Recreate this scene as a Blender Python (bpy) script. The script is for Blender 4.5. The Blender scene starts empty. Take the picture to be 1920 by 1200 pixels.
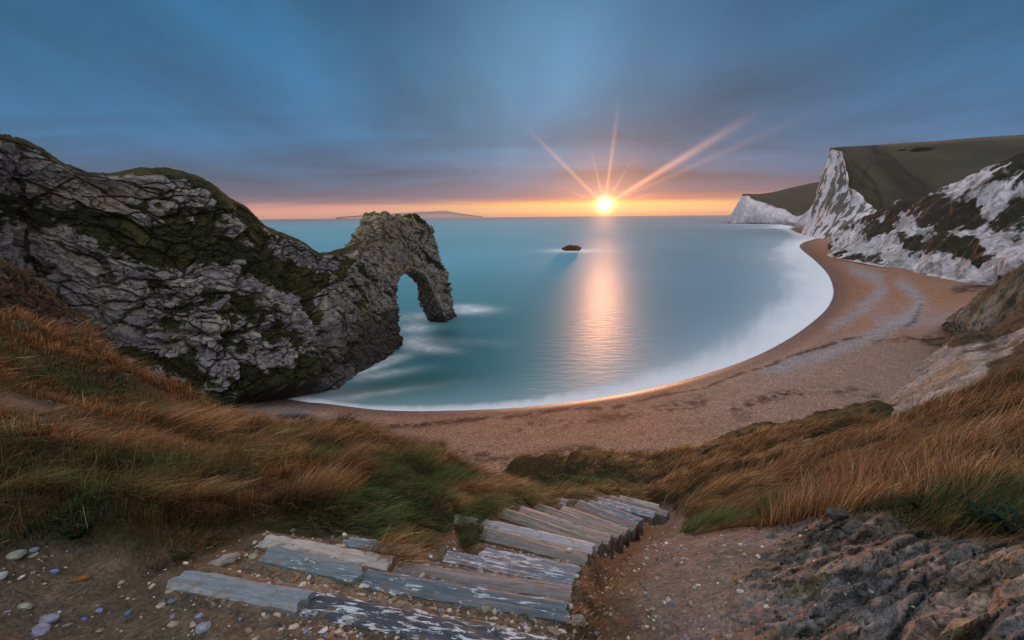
import bpy, math, random
import numpy as np
from mathutils import Vector, Matrix
rng = np.random.default_rng(7); random.seed(7)
S = bpy.context.scene; C = S.collection
# ------------------------------------------------------------------ camera
H = 40.0; FPX = 853.0; PITCH = math.radians(12.87); ROLL = -math.asin(0.009)
cf = np.array([0, math.cos(PITCH), -math.sin(PITCH)])
_r = np.array([1., 0, 0]); _u = np.array([0, math.sin(PITCH), math.cos(PITCH)])
cr = _r*math.cos(ROLL)+_u*math.sin(ROLL); cu = -_r*math.sin(ROLL)+_u*math.cos(ROLL)
cd = bpy.data.cameras.new('camera'); cam = bpy.data.objects.new('camera', cd); C.objects.link(cam)
cd.sensor_width = 36; cd.lens = FPX/1920*36; cd.clip_start = 0.05; cd.clip_end = 200000
M = Matrix(((cr[0], cu[0], -cf[0], 0), (cr[1], cu[1], -cf[1], 0), (cr[2], cu[2], -cf[2], H), (0, 0, 0, 1)))
cam.matrix_world = M; S.camera = cam
S.view_settings.view_transform = 'Standard'; S.view_settings.look = 'None'
S.view_settings.exposure = 0.0; S.view_settings.gamma = 1; S.view_settings.use_curve_mapping = False
try: S.cycles.use_denoising = True
except Exception: pass
S.cycles.max_bounces = 6; S.cycles.diffuse_bounces = 3; S.cycles.glossy_bounces = 3
# ------------------------------------------------------------------ sun and sky
SAZ = math.radians(11.3); SEL = math.radians(1.15)
sunv = Vector((math.sin(SAZ)*math.cos(SEL), math.cos(SAZ)*math.cos(SEL), math.sin(SEL)))
sl = bpy.data.lights.new('sun', 'SUN'); sl.energy = 4.2; sl.angle = math.radians(2.2); sl.color = (1, .43, .21)
so = bpy.data.objects.new('sun', sl); C.objects.link(so); so.rotation_euler = sunv.to_track_quat('Z', 'Y').to_euler(); so.location = (0, 0, 90)
def lin(h):
    h = h.lstrip('#'); v = [int(h[i:i+2], 16)/255 for i in (0, 2, 4)]
    return tuple(x/12.92 if x <= .04045 else ((x+.055)/1.055)**2.4 for x in v)
class NT:
    """small node-tree writer"""
    def __init__(s, tree): s.t = tree; tree.nodes.clear()
    def n(s, typ, props=None, **inp):
        nd = s.t.nodes.new(typ)
        for k, v in (props or {}).items(): setattr(nd, k, v)
        for k, v in inp.items():
            k2 = int(k[1:]) if k[0] == 'i' and k[1:].isdigit() else k.replace('_', ' ')
            sk = nd.inputs[k2]
            if isinstance(v, bpy.types.NodeSocket): s.t.links.new(v, sk)
            else: sk.default_value = (*v, 1) if (isinstance(v, tuple) and len(v) == 3 and sk.type == 'RGBA') else v
        return nd
    def math(s, op, a, b=0.0, c=0.0, clamp=False):
        return s.n('ShaderNodeMath', {'operation': op, 'use_clamp': clamp}, i0=a, i1=b, i2=c).outputs[0]
    def vm(s, op, a, b=(0, 0, 0)):
        nd = s.n('ShaderNodeVectorMath', {'operation': op}, i0=a, i1=b); return nd.outputs['Value'] if op in ('DOT_PRODUCT', 'LENGTH') else nd.outputs[0]
    def mix(s, f, a, b, mode='MIX'):
        nd = s.t.nodes.new('ShaderNodeMix'); nd.data_type = 'RGBA'; nd.blend_type = mode
        for sk, v in ((nd.inputs[0], f), (nd.inputs[6], a), (nd.inputs[7], b)):
            if isinstance(v, bpy.types.NodeSocket): s.t.links.new(v, sk)
            else: sk.default_value = (*v, 1) if isinstance(v, tuple) and len(v) == 3 else v
        return nd.outputs[2]
    def ramp(s, f, stops, interp='LINEAR'):
        nd = s.n('ShaderNodeValToRGB', i0=f); cr_ = nd.color_ramp; cr_.interpolation = interp
        while len(cr_.elements) < len(stops): cr_.elements.new(.5)
        for e, (p, c) in zip(cr_.elements, stops): e.position = p; e.color = (*c, 1) if len(c) == 3 else c
        return nd.outputs[0]
    def maprange(s, v, a, b, c=0., d=1., smooth=True):
        return s.n('ShaderNodeMapRange', {'interpolation_type': 'SMOOTHSTEP' if smooth else 'LINEAR'}, i0=v, i1=a, i2=b, i3=c, i4=d).outputs[0]
    def noise(s, vec, scale, detail=4, rough=.55, dist=0., out=0):
        return s.n('ShaderNodeTexNoise', Vector=vec, Scale=scale, Detail=detail, Roughness=rough, Distortion=dist).outputs[out]
def raydir(px, py):
    d = cf*FPX+cr*(px-960)-cu*(py-600); return d/np.linalg.norm(d)
W = bpy.data.worlds.new('World'); S.world = W; W.use_nodes = True
t = NT(W.node_tree)
g = t.n('ShaderNodeTexCoord').outputs['Generated']
sep = t.n('ShaderNodeSeparateXYZ', i0=g); z = sep.outputs[2]
zc = t.math('MAXIMUM', z, 0.0)
hv = t.vm('NORMALIZE', t.n('ShaderNodeCombineXYZ', i0=sep.outputs[0], i1=sep.outputs[1], i2=0.).outputs[0])
sd = t.vm('DOT_PRODUCT', hv, (math.sin(SAZ), math.cos(SAZ), 0.))            # 1 toward the sun, -1 behind
near = t.math('POWER', t.math('MAXIMUM', sd, 0.), 20.)
near2 = t.math('POWER', t.math('MAXIMUM', sd, 0.), 26.)
# cloud plane coordinates
den = t.math('ADD', zc, .10)
cx = t.math('DIVIDE', sep.outputs[0], den); cy = t.math('DIVIDE', sep.outputs[1], den)
cp = t.n('ShaderNodeCombineXYZ', i0=cx, i1=cy, i2=0.).outputs[0]
cpr = t.n('ShaderNodeMapping', {'vector_type': 'POINT'}, Vector=cp, Rotation=(0, 0, math.radians(-22)), Scale=(.34, .75, 1)).outputs[0]
n1 = t.noise(cpr, 1.0, 5, .52, .9)
cpr2 = t.n('ShaderNodeMapping', {'vector_type': 'POINT'}, Vector=cp, Location=(3.1, 1.7, 0), Rotation=(0, 0, math.radians(28)), Scale=(.30, .16, 1)).outputs[0]
n2 = t.noise(cpr2, 1.3, 3, .5, .6)
cpr3 = t.n('ShaderNodeMapping', {'vector_type': 'POINT'}, Vector=cp, Location=(5.3, 2.2, 0), Rotation=(0, 0, math.radians(8)), Scale=(.85, .20, 1)).outputs[0]
n3 = t.noise(cpr3, 1.1, 4, .5, .7); hi = t.maprange(zc, .06, .26)
nmix = t.n('ShaderNodeMix', {'data_type': 'FLOAT'}, i0=hi, i2=n1, i3=n3).outputs[0]
nn = t.math('ADD', t.math('MULTIPLY', nmix, .5), t.math('MULTIPLY', n2, .5))
elevw = t.math('ADD', zc, t.math('MULTIPLY', t.math('SUBTRACT', n1, .5), .03))
K = 1/.6
def st(*a): return [(min(1, p*K), lin(c)) for p, c in a]
r_sun = t.ramp(elevw, st((0, '#ffa840'), (.012, '#ffc850'), (.025, '#ffb45c'), (.032, '#d88468'), (.043, '#806a7e'), (.075, '#5f7090'), (.14, '#4a759c'), (.26, '#4579a2'), (.6, '#326a94')))
r_far = t.ramp(elevw, st((0, '#d8907c'), (.010, '#ee9c80'), (.021, '#d08c88'), (.028, '#75667e'), (.038, '#46597a'), (.070, '#376389'), (.14, '#2f6e9c'), (.28, '#28668f'), (.6, '#1c527c')))
for r_ in (r_sun, r_far): pass
zk = t.math('MULTIPLY', elevw, K)
for r_ in (r_sun, r_far): t.t.links.new(zk, r_.node.inputs[0])
col = t.mix(near, r_far, r_sun)
cl = t.maprange(nn, .38, .62, .45, 1.3, False)
cfade = t.maprange(zc, .03, .10)
cl = t.n('ShaderNodeMix', {'data_type': 'FLOAT'}, i0=cfade, i2=1., i3=cl).outputs[0]
col = t.mix(1., col, t.n('ShaderNodeCombineColor', i0=cl, i1=cl, i2=cl).outputs[0], 'MULTIPLY')
def lobe(px, py, sharp, color, amt, base):
    v = raydir(px, py); d_ = t.vm('DOT_PRODUCT', g, tuple(v)); w_ = t.math('MULTIPLY', t.math('POWER', t.math('MAXIMUM', d_, 0.), sharp), amt)
    return t.mix(1., base, t.mix(w_, (0, 0, 0), color), 'ADD')
col = lobe(1010, 95, 60., lin('#5f88a0'), .42, col)
col = lobe(880, 180, 40., lin('#4a7890'), .22, col)
# thin bright line under the cloud edge toward the sun
line = t.math('MULTIPLY', near2, t.math('MULTIPLY', t.maprange(zc, .002, .010), t.maprange(zc, .033, .022)))
col = t.mix(t.math('MULTIPLY', line, 1.), col, (1.25, .78, .22))
# soft aureole of the sun in the air, and sunbeams fanning out of it
sdot = t.vm('DOT_PRODUCT', g, tuple(sunv))
a1 = t.math('POWER', t.math('MAXIMUM', sdot, 0.), 260.); a2 = t.math('POWER', t.math('MAXIMUM', sdot, 0.), 3200.); a3 = t.math('POWER', t.math('MAXIMUM', sdot, 0.), 14000.)
col = t.mix(1., col, t.mix(a1, (0, 0, 0), (.42, .17, .07)), 'ADD')
col = t.mix(1., col, t.mix(a2, (0, 0, 0), (1.5, .68, .16)), 'ADD')
col = t.mix(1., col, t.mix(a3, (0, 0, 0), (6.0, 4.6, 2.2)), 'ADD')
ex = sunv.cross(Vector((0, 0, 1))).normalized(); ey = ex.cross(sunv).normalized()
bx = t.vm('DOT_PRODUCT', g, tuple(ex)); by = t.vm('DOT_PRODUCT', g, tuple(ey))
def beam(ang, width, length, color, amt, base):
    c_, s_ = math.cos(ang), math.sin(ang)
    along = t.math('ADD', t.math('MULTIPLY', bx, c_), t.math('MULTIPLY', by, s_))
    across = t.math('ABSOLUTE', t.math('ADD', t.math('MULTIPLY', bx, -s_), t.math('MULTIPLY', by, c_)))
    wd = t.math('ADD', width*.35, t.math('MULTIPLY', along, width*2.2))
    pr = t.math('POWER', 2.718, t.math('MULTIPLY', t.math('POWER', t.math('DIVIDE', across, wd), 2.), -1.))
    fa = t.math('MULTIPLY', t.maprange(along, 0.0, .02), t.maprange(along, length, length*.1))
    w_ = t.math('MULTIPLY', t.math('MULTIPLY', pr, fa), amt)
    return t.mix(1., base, t.mix(w_, (0, 0, 0), color), 'ADD')
for ang_, wd_, ln_, am_ in ((31, .009, .34, .85), (84, .006, .22, .5), (136, .006, .26, .45), (60, .005, .12, .35), (106, .005, .13, .35), (158, .005, .12, .3), (12, .005, .14, .3), (23.5, .007, .45, .16)):
    col = beam(math.radians(ang_), wd_, ln_, (1.1, .46, .20), am_*.8, col)
# sky overhead and behind the viewer: unseen, brightened and neutral to light the scene
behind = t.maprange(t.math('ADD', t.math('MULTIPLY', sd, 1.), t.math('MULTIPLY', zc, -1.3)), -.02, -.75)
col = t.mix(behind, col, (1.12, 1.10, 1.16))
# below the horizon
col = t.mix(t.maprange(z, 0., -.02), col, (.10, .13, .15))
sky = t.n('ShaderNodeTexSky', {'sky_type': 'NISHITA', 'sun_disc': False, 'sun_elevation': SEL, 'sun_rotation': SAZ, 'altitude': 40.})
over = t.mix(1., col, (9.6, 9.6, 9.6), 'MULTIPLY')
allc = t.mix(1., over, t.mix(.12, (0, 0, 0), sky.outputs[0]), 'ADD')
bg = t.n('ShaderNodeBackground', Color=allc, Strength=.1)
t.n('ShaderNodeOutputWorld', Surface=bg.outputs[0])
# ------------------------------------------------------------------ numpy noise
def _h(ix, iy, iz, s):
    with np.errstate(over='ignore'):
        h = (ix.astype(np.int64)*374761393+iy.astype(np.int64)*668265263+iz.astype(np.int64)*2147483647+s*974711) & 0xffffffff
        h = ((h ^ (h >> 13))*1274126177) & 0xffffffff
        h = ((h ^ (h >> 16))*2246822519) & 0xffffffff
    return ((h ^ (h >> 15)) & 0xffffff)/float(0xffffff)
def vnoise(p, s=0):
    i = np.floor(p); f = p-i; f = f*f*f*(f*(f*6-15)+10); i = i.astype(np.int64); out = 0
    for a in (0, 1):
        wx = f[:, 0] if a else 1-f[:, 0]
        for b in (0, 1):
            wy = f[:, 1] if b else 1-f[:, 1]
            for c in (0, 1):
                wz = f[:, 2] if c else 1-f[:, 2]
                out = out+wx*wy*wz*_h(i[:, 0]+a, i[:, 1]+b, i[:, 2]+c, s)
    return out*2-1
def fbm(p, o=4, s=0, g_=.5):
    a = 1.; r_ = 0; n_ = 0
    for k in range(o): r_ = r_+a*vnoise(p*(2.03**k)+k*17.3, s+k); n_ += a; a *= g_
    return r_/n_
def worley(p, s=0):
    i = np.floor(p).astype(np.int64); f1 = np.full(len(p), 9.); f2 = f1.copy(); cid = np.zeros(len(p))
    for a in (-1, 0, 1):
        for b in (-1, 0, 1):
            for c in (-1, 0, 1):
                jx, jy, jz = i[:, 0]+a, i[:, 1]+b, i[:, 2]+c
                q = np.stack([jx+_h(jx, jy, jz, s), jy+_h(jx, jy, jz, s+1), jz+_h(jx, jy, jz, s+2)], 1)
                d = np.sqrt(((q-p)**2).sum(1)); hh = _h(jx, jy, jz, s+3)
                m = d < f1; f2 = np.where(m, f1, np.minimum(f2, d)); cid = np.where(m, hh, cid); f1 = np.where(m, d, f1)
    return f1, f2, cid
def sst(a, b, x): x = np.clip((x-a)/(b-a), 0, 1); return x*x*(3-2*x)
def lerp(a, b, w): return a+(b-a)*w
def P3(a, b, c): return np.stack([a, b, c], 1)
# ------------------------------------------------------------------ mesh helpers
def tag(o, label=None, cat=None, group=None, kind=None):
    if label: o['label'] = label
    if cat: o['category'] = cat
    if group: o['group'] = group
    if kind: o['kind'] = kind
    return o
def mk(name, co, faces, mat, col=None, attrs=None, parent=None, smooth=True):
    """co Nx3, faces Mx4 (or Mx3) int array"""
    me = bpy.data.meshes.new(name); n = len(co); m, k = faces.shape
    me.vertices.add(n); me.vertices.foreach_set('co', np.ascontiguousarray(co, dtype=np.float32).ravel())
    me.loops.add(m*k); me.loops.foreach_set('vertex_index', faces.astype(np.int32).ravel())
    me.polygons.add(m); me.polygons.foreach_set('loop_start', np.arange(0, m*k, k, dtype=np.int32))
    me.polygons.foreach_set('use_smooth', np.full(m, smooth))
    me.update(calc_edges=True)
    if col is not None:
        a = me.color_attributes.new('Col', 'FLOAT_COLOR', 'POINT')
        a.data.foreach_set('color', np.concatenate([np.clip(col, 0, 1), np.ones((n, 1))], 1).astype(np.float32).ravel())
    for kk, v in (attrs or {}).items():
        a = me.attributes.new(kk, 'FLOAT', 'POINT'); a.data.foreach_set('value', v.astype(np.float32))
    o = bpy.data.objects.new(name, me); C.objects.link(o); me.materials.append(mat)
    if parent: o.parent = parent
    return o
def gridfaces(nu, nv):
    i = np.arange(nu*nv).reshape(nu, nv)
    return np.stack([i[:-1, :-1].ravel(), i[1:, :-1].ravel(), i[1:, 1:].ravel(), i[:-1, 1:].ravel()], 1)
def gridnormals(X):
    du = np.gradient(X, axis=0); dv = np.gradient(X, axis=1); n = np.cross(du, dv)
    return n/(np.linalg.norm(n, axis=2, keepdims=True)+1e-9)
def hray(px, py):
    d = cf*FPX+cr*(px-960)-cu*(py-600); return d/math.hypot(d[0], d[1])
def pt(px, py, d):
    r_ = hray(px, py)
    if isinstance(d, str): zz = float(d[1:]); d = (zz-H)/r_[2]
    return np.array([r_[0]*d, r_[1]*d, H+r_[2]*d])
def toaz(px, py): r_ = hray(px, py); return math.degrees(math.atan2(r_[0], r_[1])), -r_[2]
def project(X):
    v = X-np.array([0, 0, H]); w = v@cf; w = np.where(w < .05, .05, w); return 960+FPX*(v@cr)/w, 600-FPX*(v@cu)/w
def cat1(P, tt):
    """Catmull-Rom through rows P (n,...) at params tt in 0..n-1"""
    n = len(P); i = np.clip(np.floor(tt).astype(int), 0, n-2); f = (tt-i).reshape((-1,)+(1,)*(P.ndim-1))
    g0 = P[np.clip(i-1, 0, n-1)]; g1 = P[i]; g2 = P[i+1]; g3 = P[np.clip(i+2, 0, n-1)]
    return .5*((2*g1)+(-g0+g2)*f+(2*g0-5*g1+4*g2-g3)*f*f+(-g0+3*g1-3*g2+g3)*f**3)
def loft(ribs, nu, nv, us=None, vs=None):
    """ribs: list of equal-length lists of world points. returns (nu,nv,3)"""
    R = np.array(ribs, float); 
    tu = np.linspace(0, len(R)-1, nu) if us is None else us
    A = cat1(R, tu); tv = np.linspace(0, R.shape[1]-1, nv) if vs is None else vs
    return np.swapaxes(cat1(np.swapaxes(A, 0, 1), tv), 0, 1)
def arclen_us(R, n):
    """even sampling params across ribs, by mean distance"""
    R = np.array(R, float); d = np.linalg.norm(np.diff(R, axis=0), axis=2).mean(1)+1e-3; c = np.concatenate([[0], np.cumsum(d)])
    return np.interp(np.linspace(0, c[-1], n), c, np.arange(len(c)))
def blur_edges(x): return x
# ------------------------------------------------------------------ materials
def vcol_mat(name, rough=.9, noise=None, bump=None, spec=.2, trans=0., wet=False):
    m = bpy.data.materials.new(name); m.use_nodes = True; t = NT(m.node_tree)
    col = t.n('ShaderNodeAttribute', {'attribute_name': 'Col'}).outputs[0]
    pos = t.n('ShaderNodeNewGeometry').outputs['Position']
    for sc, lo, hi, det in (noise or []):
        f = t.maprange(t.noise(pos, sc, det, .6), .3, .7, lo, hi, False)
        col = t.mix(1., col, t.n('ShaderNodeCombineColor', i0=f, i1=f, i2=f).outputs[0], 'MULTIPLY')
    nrm = None
    for sc, dist, kind in (bump or []):
        if kind == 'n': h_ = t.noise(pos, sc, 6, .6)
        elif kind == 'v': h_ = t.n('ShaderNodeTexVoronoi', {'feature': 'DISTANCE_TO_EDGE'}, Vector=t.vm('ADD', pos, t.vm('SCALE', pos, (0, 0, 0))), Scale=sc).outputs[0]
        b = t.n('ShaderNodeBump', Strength=1., Distance=dist, Height=h_)
        if nrm is not None: t.t.links.new(nrm, b.inputs['Normal'])
        nrm = b.outputs[0]
    if name == 'soil':
        rk = t.n('ShaderNodeAttribute', {'attribute_name': 'rocky'}).outputs['Fac']; wp3 = t.vm('ADD', pos, t.vm('MULTIPLY', t.noise(pos, 3., 3, .5, 0., 1), (.10, .10, .10)))
        for sc_, ds_, dk_ in ((6., .018, .15), (17., .010, .15)):
            vo = t.n('ShaderNodeTexVoronoi', {'feature': 'DISTANCE_TO_EDGE'}, Vector=wp3, Scale=sc_).outputs[0]; vc_ = t.n('ShaderNodeTexVoronoi', Vector=wp3, Scale=sc_).outputs['Color']
            hh_ = t.math('MULTIPLY', t.math('ADD', t.math('MINIMUM', vo, .12), t.math('MULTIPLY', t.n('ShaderNodeSeparateColor', i0=vc_).outputs[0], .35)), rk)
            b = t.n('ShaderNodeBump', Strength=1., Distance=ds_*4, Height=hh_); t.t.links.new(nrm, b.inputs['Normal']); nrm = b.outputs[0]
            dkf = t.math('MULTIPLY', t.maprange(vo, .07, .0), t.math('MULTIPLY', rk, dk_)); col = t.mix(dkf, col, (.02, .018, .015))
            vv = t.maprange(t.n('ShaderNodeSeparateColor', i0=vc_).outputs[1], 0., 1., .8, 1.2, False); col = t.mix(rk, col, t.mix(1., col, t.n('ShaderNodeCombineColor', i0=vv, i1=vv, i2=vv).outputs[0], 'MULTIPLY'))
    p = t.n('ShaderNodeBsdfPrincipled', Base_Color=col, Roughness=rough)
    p.inputs['Specular IOR Level'].default_value = spec
    if wet:
        wa = t.n('ShaderNodeAttribute', {'attribute_name': 'wet'}).outputs['Fac']; t.t.links.new(t.maprange(wa, 0., 1., rough, .5), p.inputs['Roughness']); t.t.links.new(t.maprange(wa, 0., 1., spec, .6), p.inputs['Specular IOR Level'])
    if nrm is not None: t.t.links.new(nrm, p.inputs['Normal'])
    sh = p.outputs[0]
    if trans:
        tr = t.n('ShaderNodeBsdfTranslucent', Color=col); sh = t.n('ShaderNodeMixShader', i0=trans, i1=sh, i2=tr.outputs[0]).outputs[0]
    t.n('ShaderNodeOutputMaterial', Surface=sh)
    return m
M_rock = vcol_mat('limestone', .88, [(.9, .75, 1.25, 6), (5., .8, 1.2, 4)], [(1.2, .25, 'n'), (5., .06, 'n')])
M_chalk = vcol_mat('chalk', .9, [(.06, .75, 1.2, 6), (.4, .7, 1.25, 6)], [(.12, 3.0, 'n'), (.6, .5, 'n')])
M_hill = vcol_mat('hill_turf', .95, [(.02, .8, 1.2, 8), (.3, .85, 1.15, 4)], [(.1, .6, 'n')])
M_ground = vcol_mat('soil', .92, [(3., .75, 1.25, 6), (14., .65, 1.35, 5), (55., .55, 1.45, 3)], [(9., .04, 'n'), (60., .012, 'n')])
M_beach = vcol_mat('shingle', .85, [(.35, .85, 1.15, 6), (6.5, .05, 1.95, 3), (2.4, .45, 1.55, 4)], [(5., .12, 'n')], wet=True)
M_grass = vcol_mat('grass_blades', .7, None, None, .15, .35)
M_scree = vcol_mat('clay_scree', .92, [(.5, .7, 1.3, 7), (4., .75, 1.25, 4)], [(.8, .35, 'n'), (5., .07, 'n')])
# ------------------------------------------------------------------ shoreline and foam in plan
shore_px = [(380, 700), (470, 735), (560, 752), (610, 757), (700, 768), (775, 771), (850, 770), (930, 767), (1000, 762), (1100, 750), (1200, 733), (1300, 708), (1400, 675), (1480, 635), (1540, 590), (1562, 555), (1556, 520), (1530, 490), (1508, 472), (1500, 462), (1508, 454), (1530, 447), (1515, 441), (1495, 436), (1480, 428), (1470, 423)]
outer_px = [(380, 690), (470, 725), (600, 745), (640, 752), (700, 758), (775, 758), (850, 756), (930, 751), (1000, 743), (1100, 722), (1190, 694), (1260, 672), (1330, 640), (1390, 600), (1430, 560), (1444, 530), (1436, 500), (1425, 483), (1440, 468), (1460, 455), (1470, 447), (1478, 440), (1462, 432), (1450, 428), (1430, 424), (1425, 421)]
def plan(pxs, n=700):
    q = np.array([pt(x, y, 'z0')[:2] for x, y in pxs]); lr = np.log(np.linalg.norm(q, axis=1)); az = np.arctan2(q[:, 0], q[:, 1])
    k = cat1(np.stack([az, lr], 1), np.linspace(0, len(q)-1, n)); return np.stack([np.exp(k[:, 1])*np.sin(k[:, 0]), np.exp(k[:, 1])*np.cos(k[:, 0])], 1)
shore = plan(shore_px); outer = plan(outer_px)
def pdist(X, poly):
    """signed distance to polyline, positive on its right side (land)"""
    best = np.full(len(X), 1e18); sg = np.ones(len(X)); a = poly[:-1]; b = poly[1:]
    for A_, B_ in zip(a, b):
        ab = B_-A_; L = ab@ab+1e-9; tt = np.clip(((X-A_)@ab)/L, 0, 1); q = A_+tt[:, None]*ab; d = ((X-q)**2).sum(1)
        m = d < best; best = np.where(m, d, best); cr_ = ab[0]*(X[:, 1]-A_[1])-ab[1]*(X[:, 0]-A_[0]); sg = np.where(m, np.sign(cr_), sg)
    return -np.sqrt(best)*sg
def polargrid(a0, a1, na, r0, r1, nr):
    az = np.radians(np.linspace(a0, a1, na)); lr = np.linspace(math.log(r0), math.log(r1), nr); A_, L_ = np.meshgrid(az, lr, indexing='ij')
    return A_, L_, np.exp(L_)*np.sin(A_), np.exp(L_)*np.cos(A_)
# ------------------------------------------------------------------ beach
A_, L_, X_, Y_ = polargrid(-62, 62, 560, 45, 1500, 520)
xy = np.stack([X_.ravel(), Y_.ravel()], 1); sdist = pdist(xy, shore)
# the shoreline curls around at the far point; west of it is open sea
r_ = np.linalg.norm(xy, axis=1)
p3 = P3(xy[:, 0], xy[:, 1], 0*r_)
berm = np.minimum(sdist, 60)
zb = np.where(sdist > 0, 5.2*(1-np.exp(-sdist/26.))+.25*fbm(p3*.06, 3, 3)*sst(0, 15, sdist)+.35*np.exp(-((sdist-9)/2.2)**2)*sst(-.3, .4, fbm(p3*.02, 2, 5)), sdist*.10)
zb = np.maximum(zb, -6)
tan_ = np.array(lin('#88756a')); org = np.array(lin('#8a6650')); gry = np.array(lin('#87888f')); wet = np.array(lin('#4a3a34')); weed = np.array(lin('#241413'))
w_or = sst(-.1, .7, fbm(p3*.012+3, 3, 8)+.5*sst(120, 400, r_))[:, None]
c = lerp(tan_, org, w_or)
# ribbons of grey shingle and strand lines of weed, each at its own place on the beach
def seg(px, py, poly, w):
    d = np.full(len(px), 1e9)
    for (ax, ay), (bx_, by_) in zip(poly[:-1], poly[1:]):
        ux, uy = bx_-ax, by_-ay; tt = np.clip(((px-ax)*ux+(py-ay)*uy)/(ux*ux+uy*uy), 0, 1); d = np.minimum(d, np.hypot(px-ax-tt*ux, py-ay-tt*uy))
    return np.exp(-(d/w)**2)
bpx, bpy_ = project(P3(xy[:, 0], xy[:, 1], np.maximum(zb, 0)))
wn = fbm(p3*.25, 4, 33); wn2 = fbm(p3*.9, 3, 35); wn3 = fbm(p3*2.6, 2, 36)
bpx = bpx+6*fbm(p3*.09, 3, 37); bpy_ = bpy_+5*fbm(p3*.09, 3, 38)
rib = seg(bpx, bpy_, [(1600, 508), (1648, 522), (1655, 545), (1610, 585), (1560, 610)], 11)+seg(bpx, bpy_, [(1690, 530), (1728, 565), (1700, 600), (1640, 628), (1540, 668), (1440, 690)], 13)+seg(bpx, bpy_, [(1650, 600), (1760, 600), (1800, 590)], 14)*.6
left = sst(-15, -45, xy[:, 0])*sst(120, 90, r_)*sst(3, 9, sdist)
c = lerp(c, gry, np.clip(rib*.95+left*.7, 0, 1)[:, None]*(.8+.3*wn)[:, None])
def weedline(poly, w, amt, thr=-.2): return seg(bpx, bpy_, poly, w)*sst(thr-.15, thr+.35, wn*.7+.7*wn2+.4*wn3)*amt
wl_ = weedline([(560, 785), (640, 797), (740, 800), (850, 790), (940, 782), (1050, 772), (1150, 762), (1250, 740)], 5, 1., -.35)+weedline([(1250, 742), (1330, 722), (1420, 690), (1520, 655), (1620, 630)], 2.5, 1., -.35)
wl_ = wl_+weedline([(520, 783), (580, 786)], 8, 1., -.3)+weedline([(800, 838), (830, 836)], 11, 1.2, -.5)+weedline([(860, 850), (960, 862), (1060, 848), (1110, 842)], 10, 1., -.15)+weedline([(980, 800), (1100, 790), (1220, 775), (1320, 755)], 11, .8, -.05)
wl_ = wl_+weedline([(1380, 765), (1450, 745), (1560, 730), (1640, 742)], 9, .95, -.05)+weedline([(1640, 640), (1760, 632), (1800, 640)], 5, .9, -.2)+weedline([(1735, 640), (1800, 655)], 8, .9, -.2)+weedline([(1725, 575), (1715, 600), (1690, 615)], 4, .9, -.2)+weedline([(1790, 545), (1860, 535)], 7, 1., -.25)+weedline([(1250, 800), (1400, 790)], 16, .5, .1)
c = lerp(c, weed, np.clip(wl_, 0, .93)[:, None])
dampn = sst(8, 1.5, sdist+1.5*fbm(p3*.08, 3, 40))
dw = np.exp(-((sdist-.8)/1.6)**2)*(.35+.65*sst(100, 300, r_)); c = lerp(c, wet, (np.exp(-(sdist/(3.+r_*.018))**2)*.8)[:, None])
chalkfoot = sst(38, 60, sdist)*sst(150, 300, xy[:, 0])
fb = gridfaces(560, 520)
keep = (sdist > -40).reshape(560, 520); kk = keep[:-1, :-1].ravel()
mbch = mk('beach', P3(xy[:, 0], xy[:, 1], zb), fb[kk], M_beach, c, {'wet': np.exp(-(np.maximum(sdist, 0)/3.)**2)})
tag(mbch, kind='structure')
# ------------------------------------------------------------------ sea
A_, L_, X_, Y_ = polargrid(-68, 60, 640, 62, 22500, 820)
xy = np.stack([X_.ravel(), Y_.ravel()], 1); r_ = np.linalg.norm(xy, axis=1); az_ = A_.ravel()
sdi = pdist(xy, shore); odi = pdist(xy, outer); p3 = P3(xy[:, 0], xy[:, 1], 0*r_)
dsh = np.maximum(-sdi, 0); inner = np.maximum(odi, 0)
raw = np.where(sdi > 0, 1., inner/(inner+dsh+1e-3))
st_n = fbm(P3(az_*60, np.log(r_)*7, 0*r_), 4, 50)
edge_n = .5*fbm(p3*np.array([.05, .05, 1]), 4, 51)
foam = sst(.02, .9, np.clip(raw+.20*st_n*sst(0, .25, raw)*sst(1., .8, raw), 0, 1)**.72)*.95*(1-.12*sst(.1, .6, edge_n+.5)*sst(1., .6, raw))
soft = np.exp(-np.maximum(-odi, 0)/(3+r_*.05))*.22*sst(60, 110, r_); foam = np.maximum(foam, 0)+soft*(1-foam)
def fpatch(px, py, rl, rw, ang, amt):
    global foam
    q = pt(px, py, 'z0')[:2]; th = math.atan2(q[0], q[1])+math.radians(ang); e1 = np.array([math.cos(th), -math.sin(th)]); e2 = np.array([math.sin(th), math.cos(th)])
    d = xy-q; a = (d@e1)/rl; b = (d@e2)/rw; w = np.exp(-(a*a+b*b)**.9)*(1+.55*fbm(p3*.35*20/(rl+rw)*np.array([1, 1, 1]), 3, int(px)))
    foam = foam+(1-foam)*np.clip(w*amt, 0, 1)
fpatch(888, 582, 9, 7, -14, .75); fpatch(868, 575, 7, 6, 0, .5); fpatch(778, 616, 6, 7, 0, .7); fpatch(785, 595, 8, 9, 0, .45)
fpatch(800, 652, 9, 4, 38, .6); fpatch(772, 640, 6, 7, 0, .65); fpatch(870, 640, 14, 5, 20, .12)
fpatch(700, 690, 7, 2.0, -35, .75); fpatch(665, 700, 6, 1.3, -30, .6); fpatch(735, 672, 6, 3, -30, .6); fpatch(715, 702, 9, 3, -10, .4)
fpatch(1075, 470, 27, 26, 0, 1.); fpatch(660, 745, 16, 2, 0, .3); fpatch(1400, 421, 60, 40, 0, .5)
fpatch(1465, 427, 60, 60, 0, .8)
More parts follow.
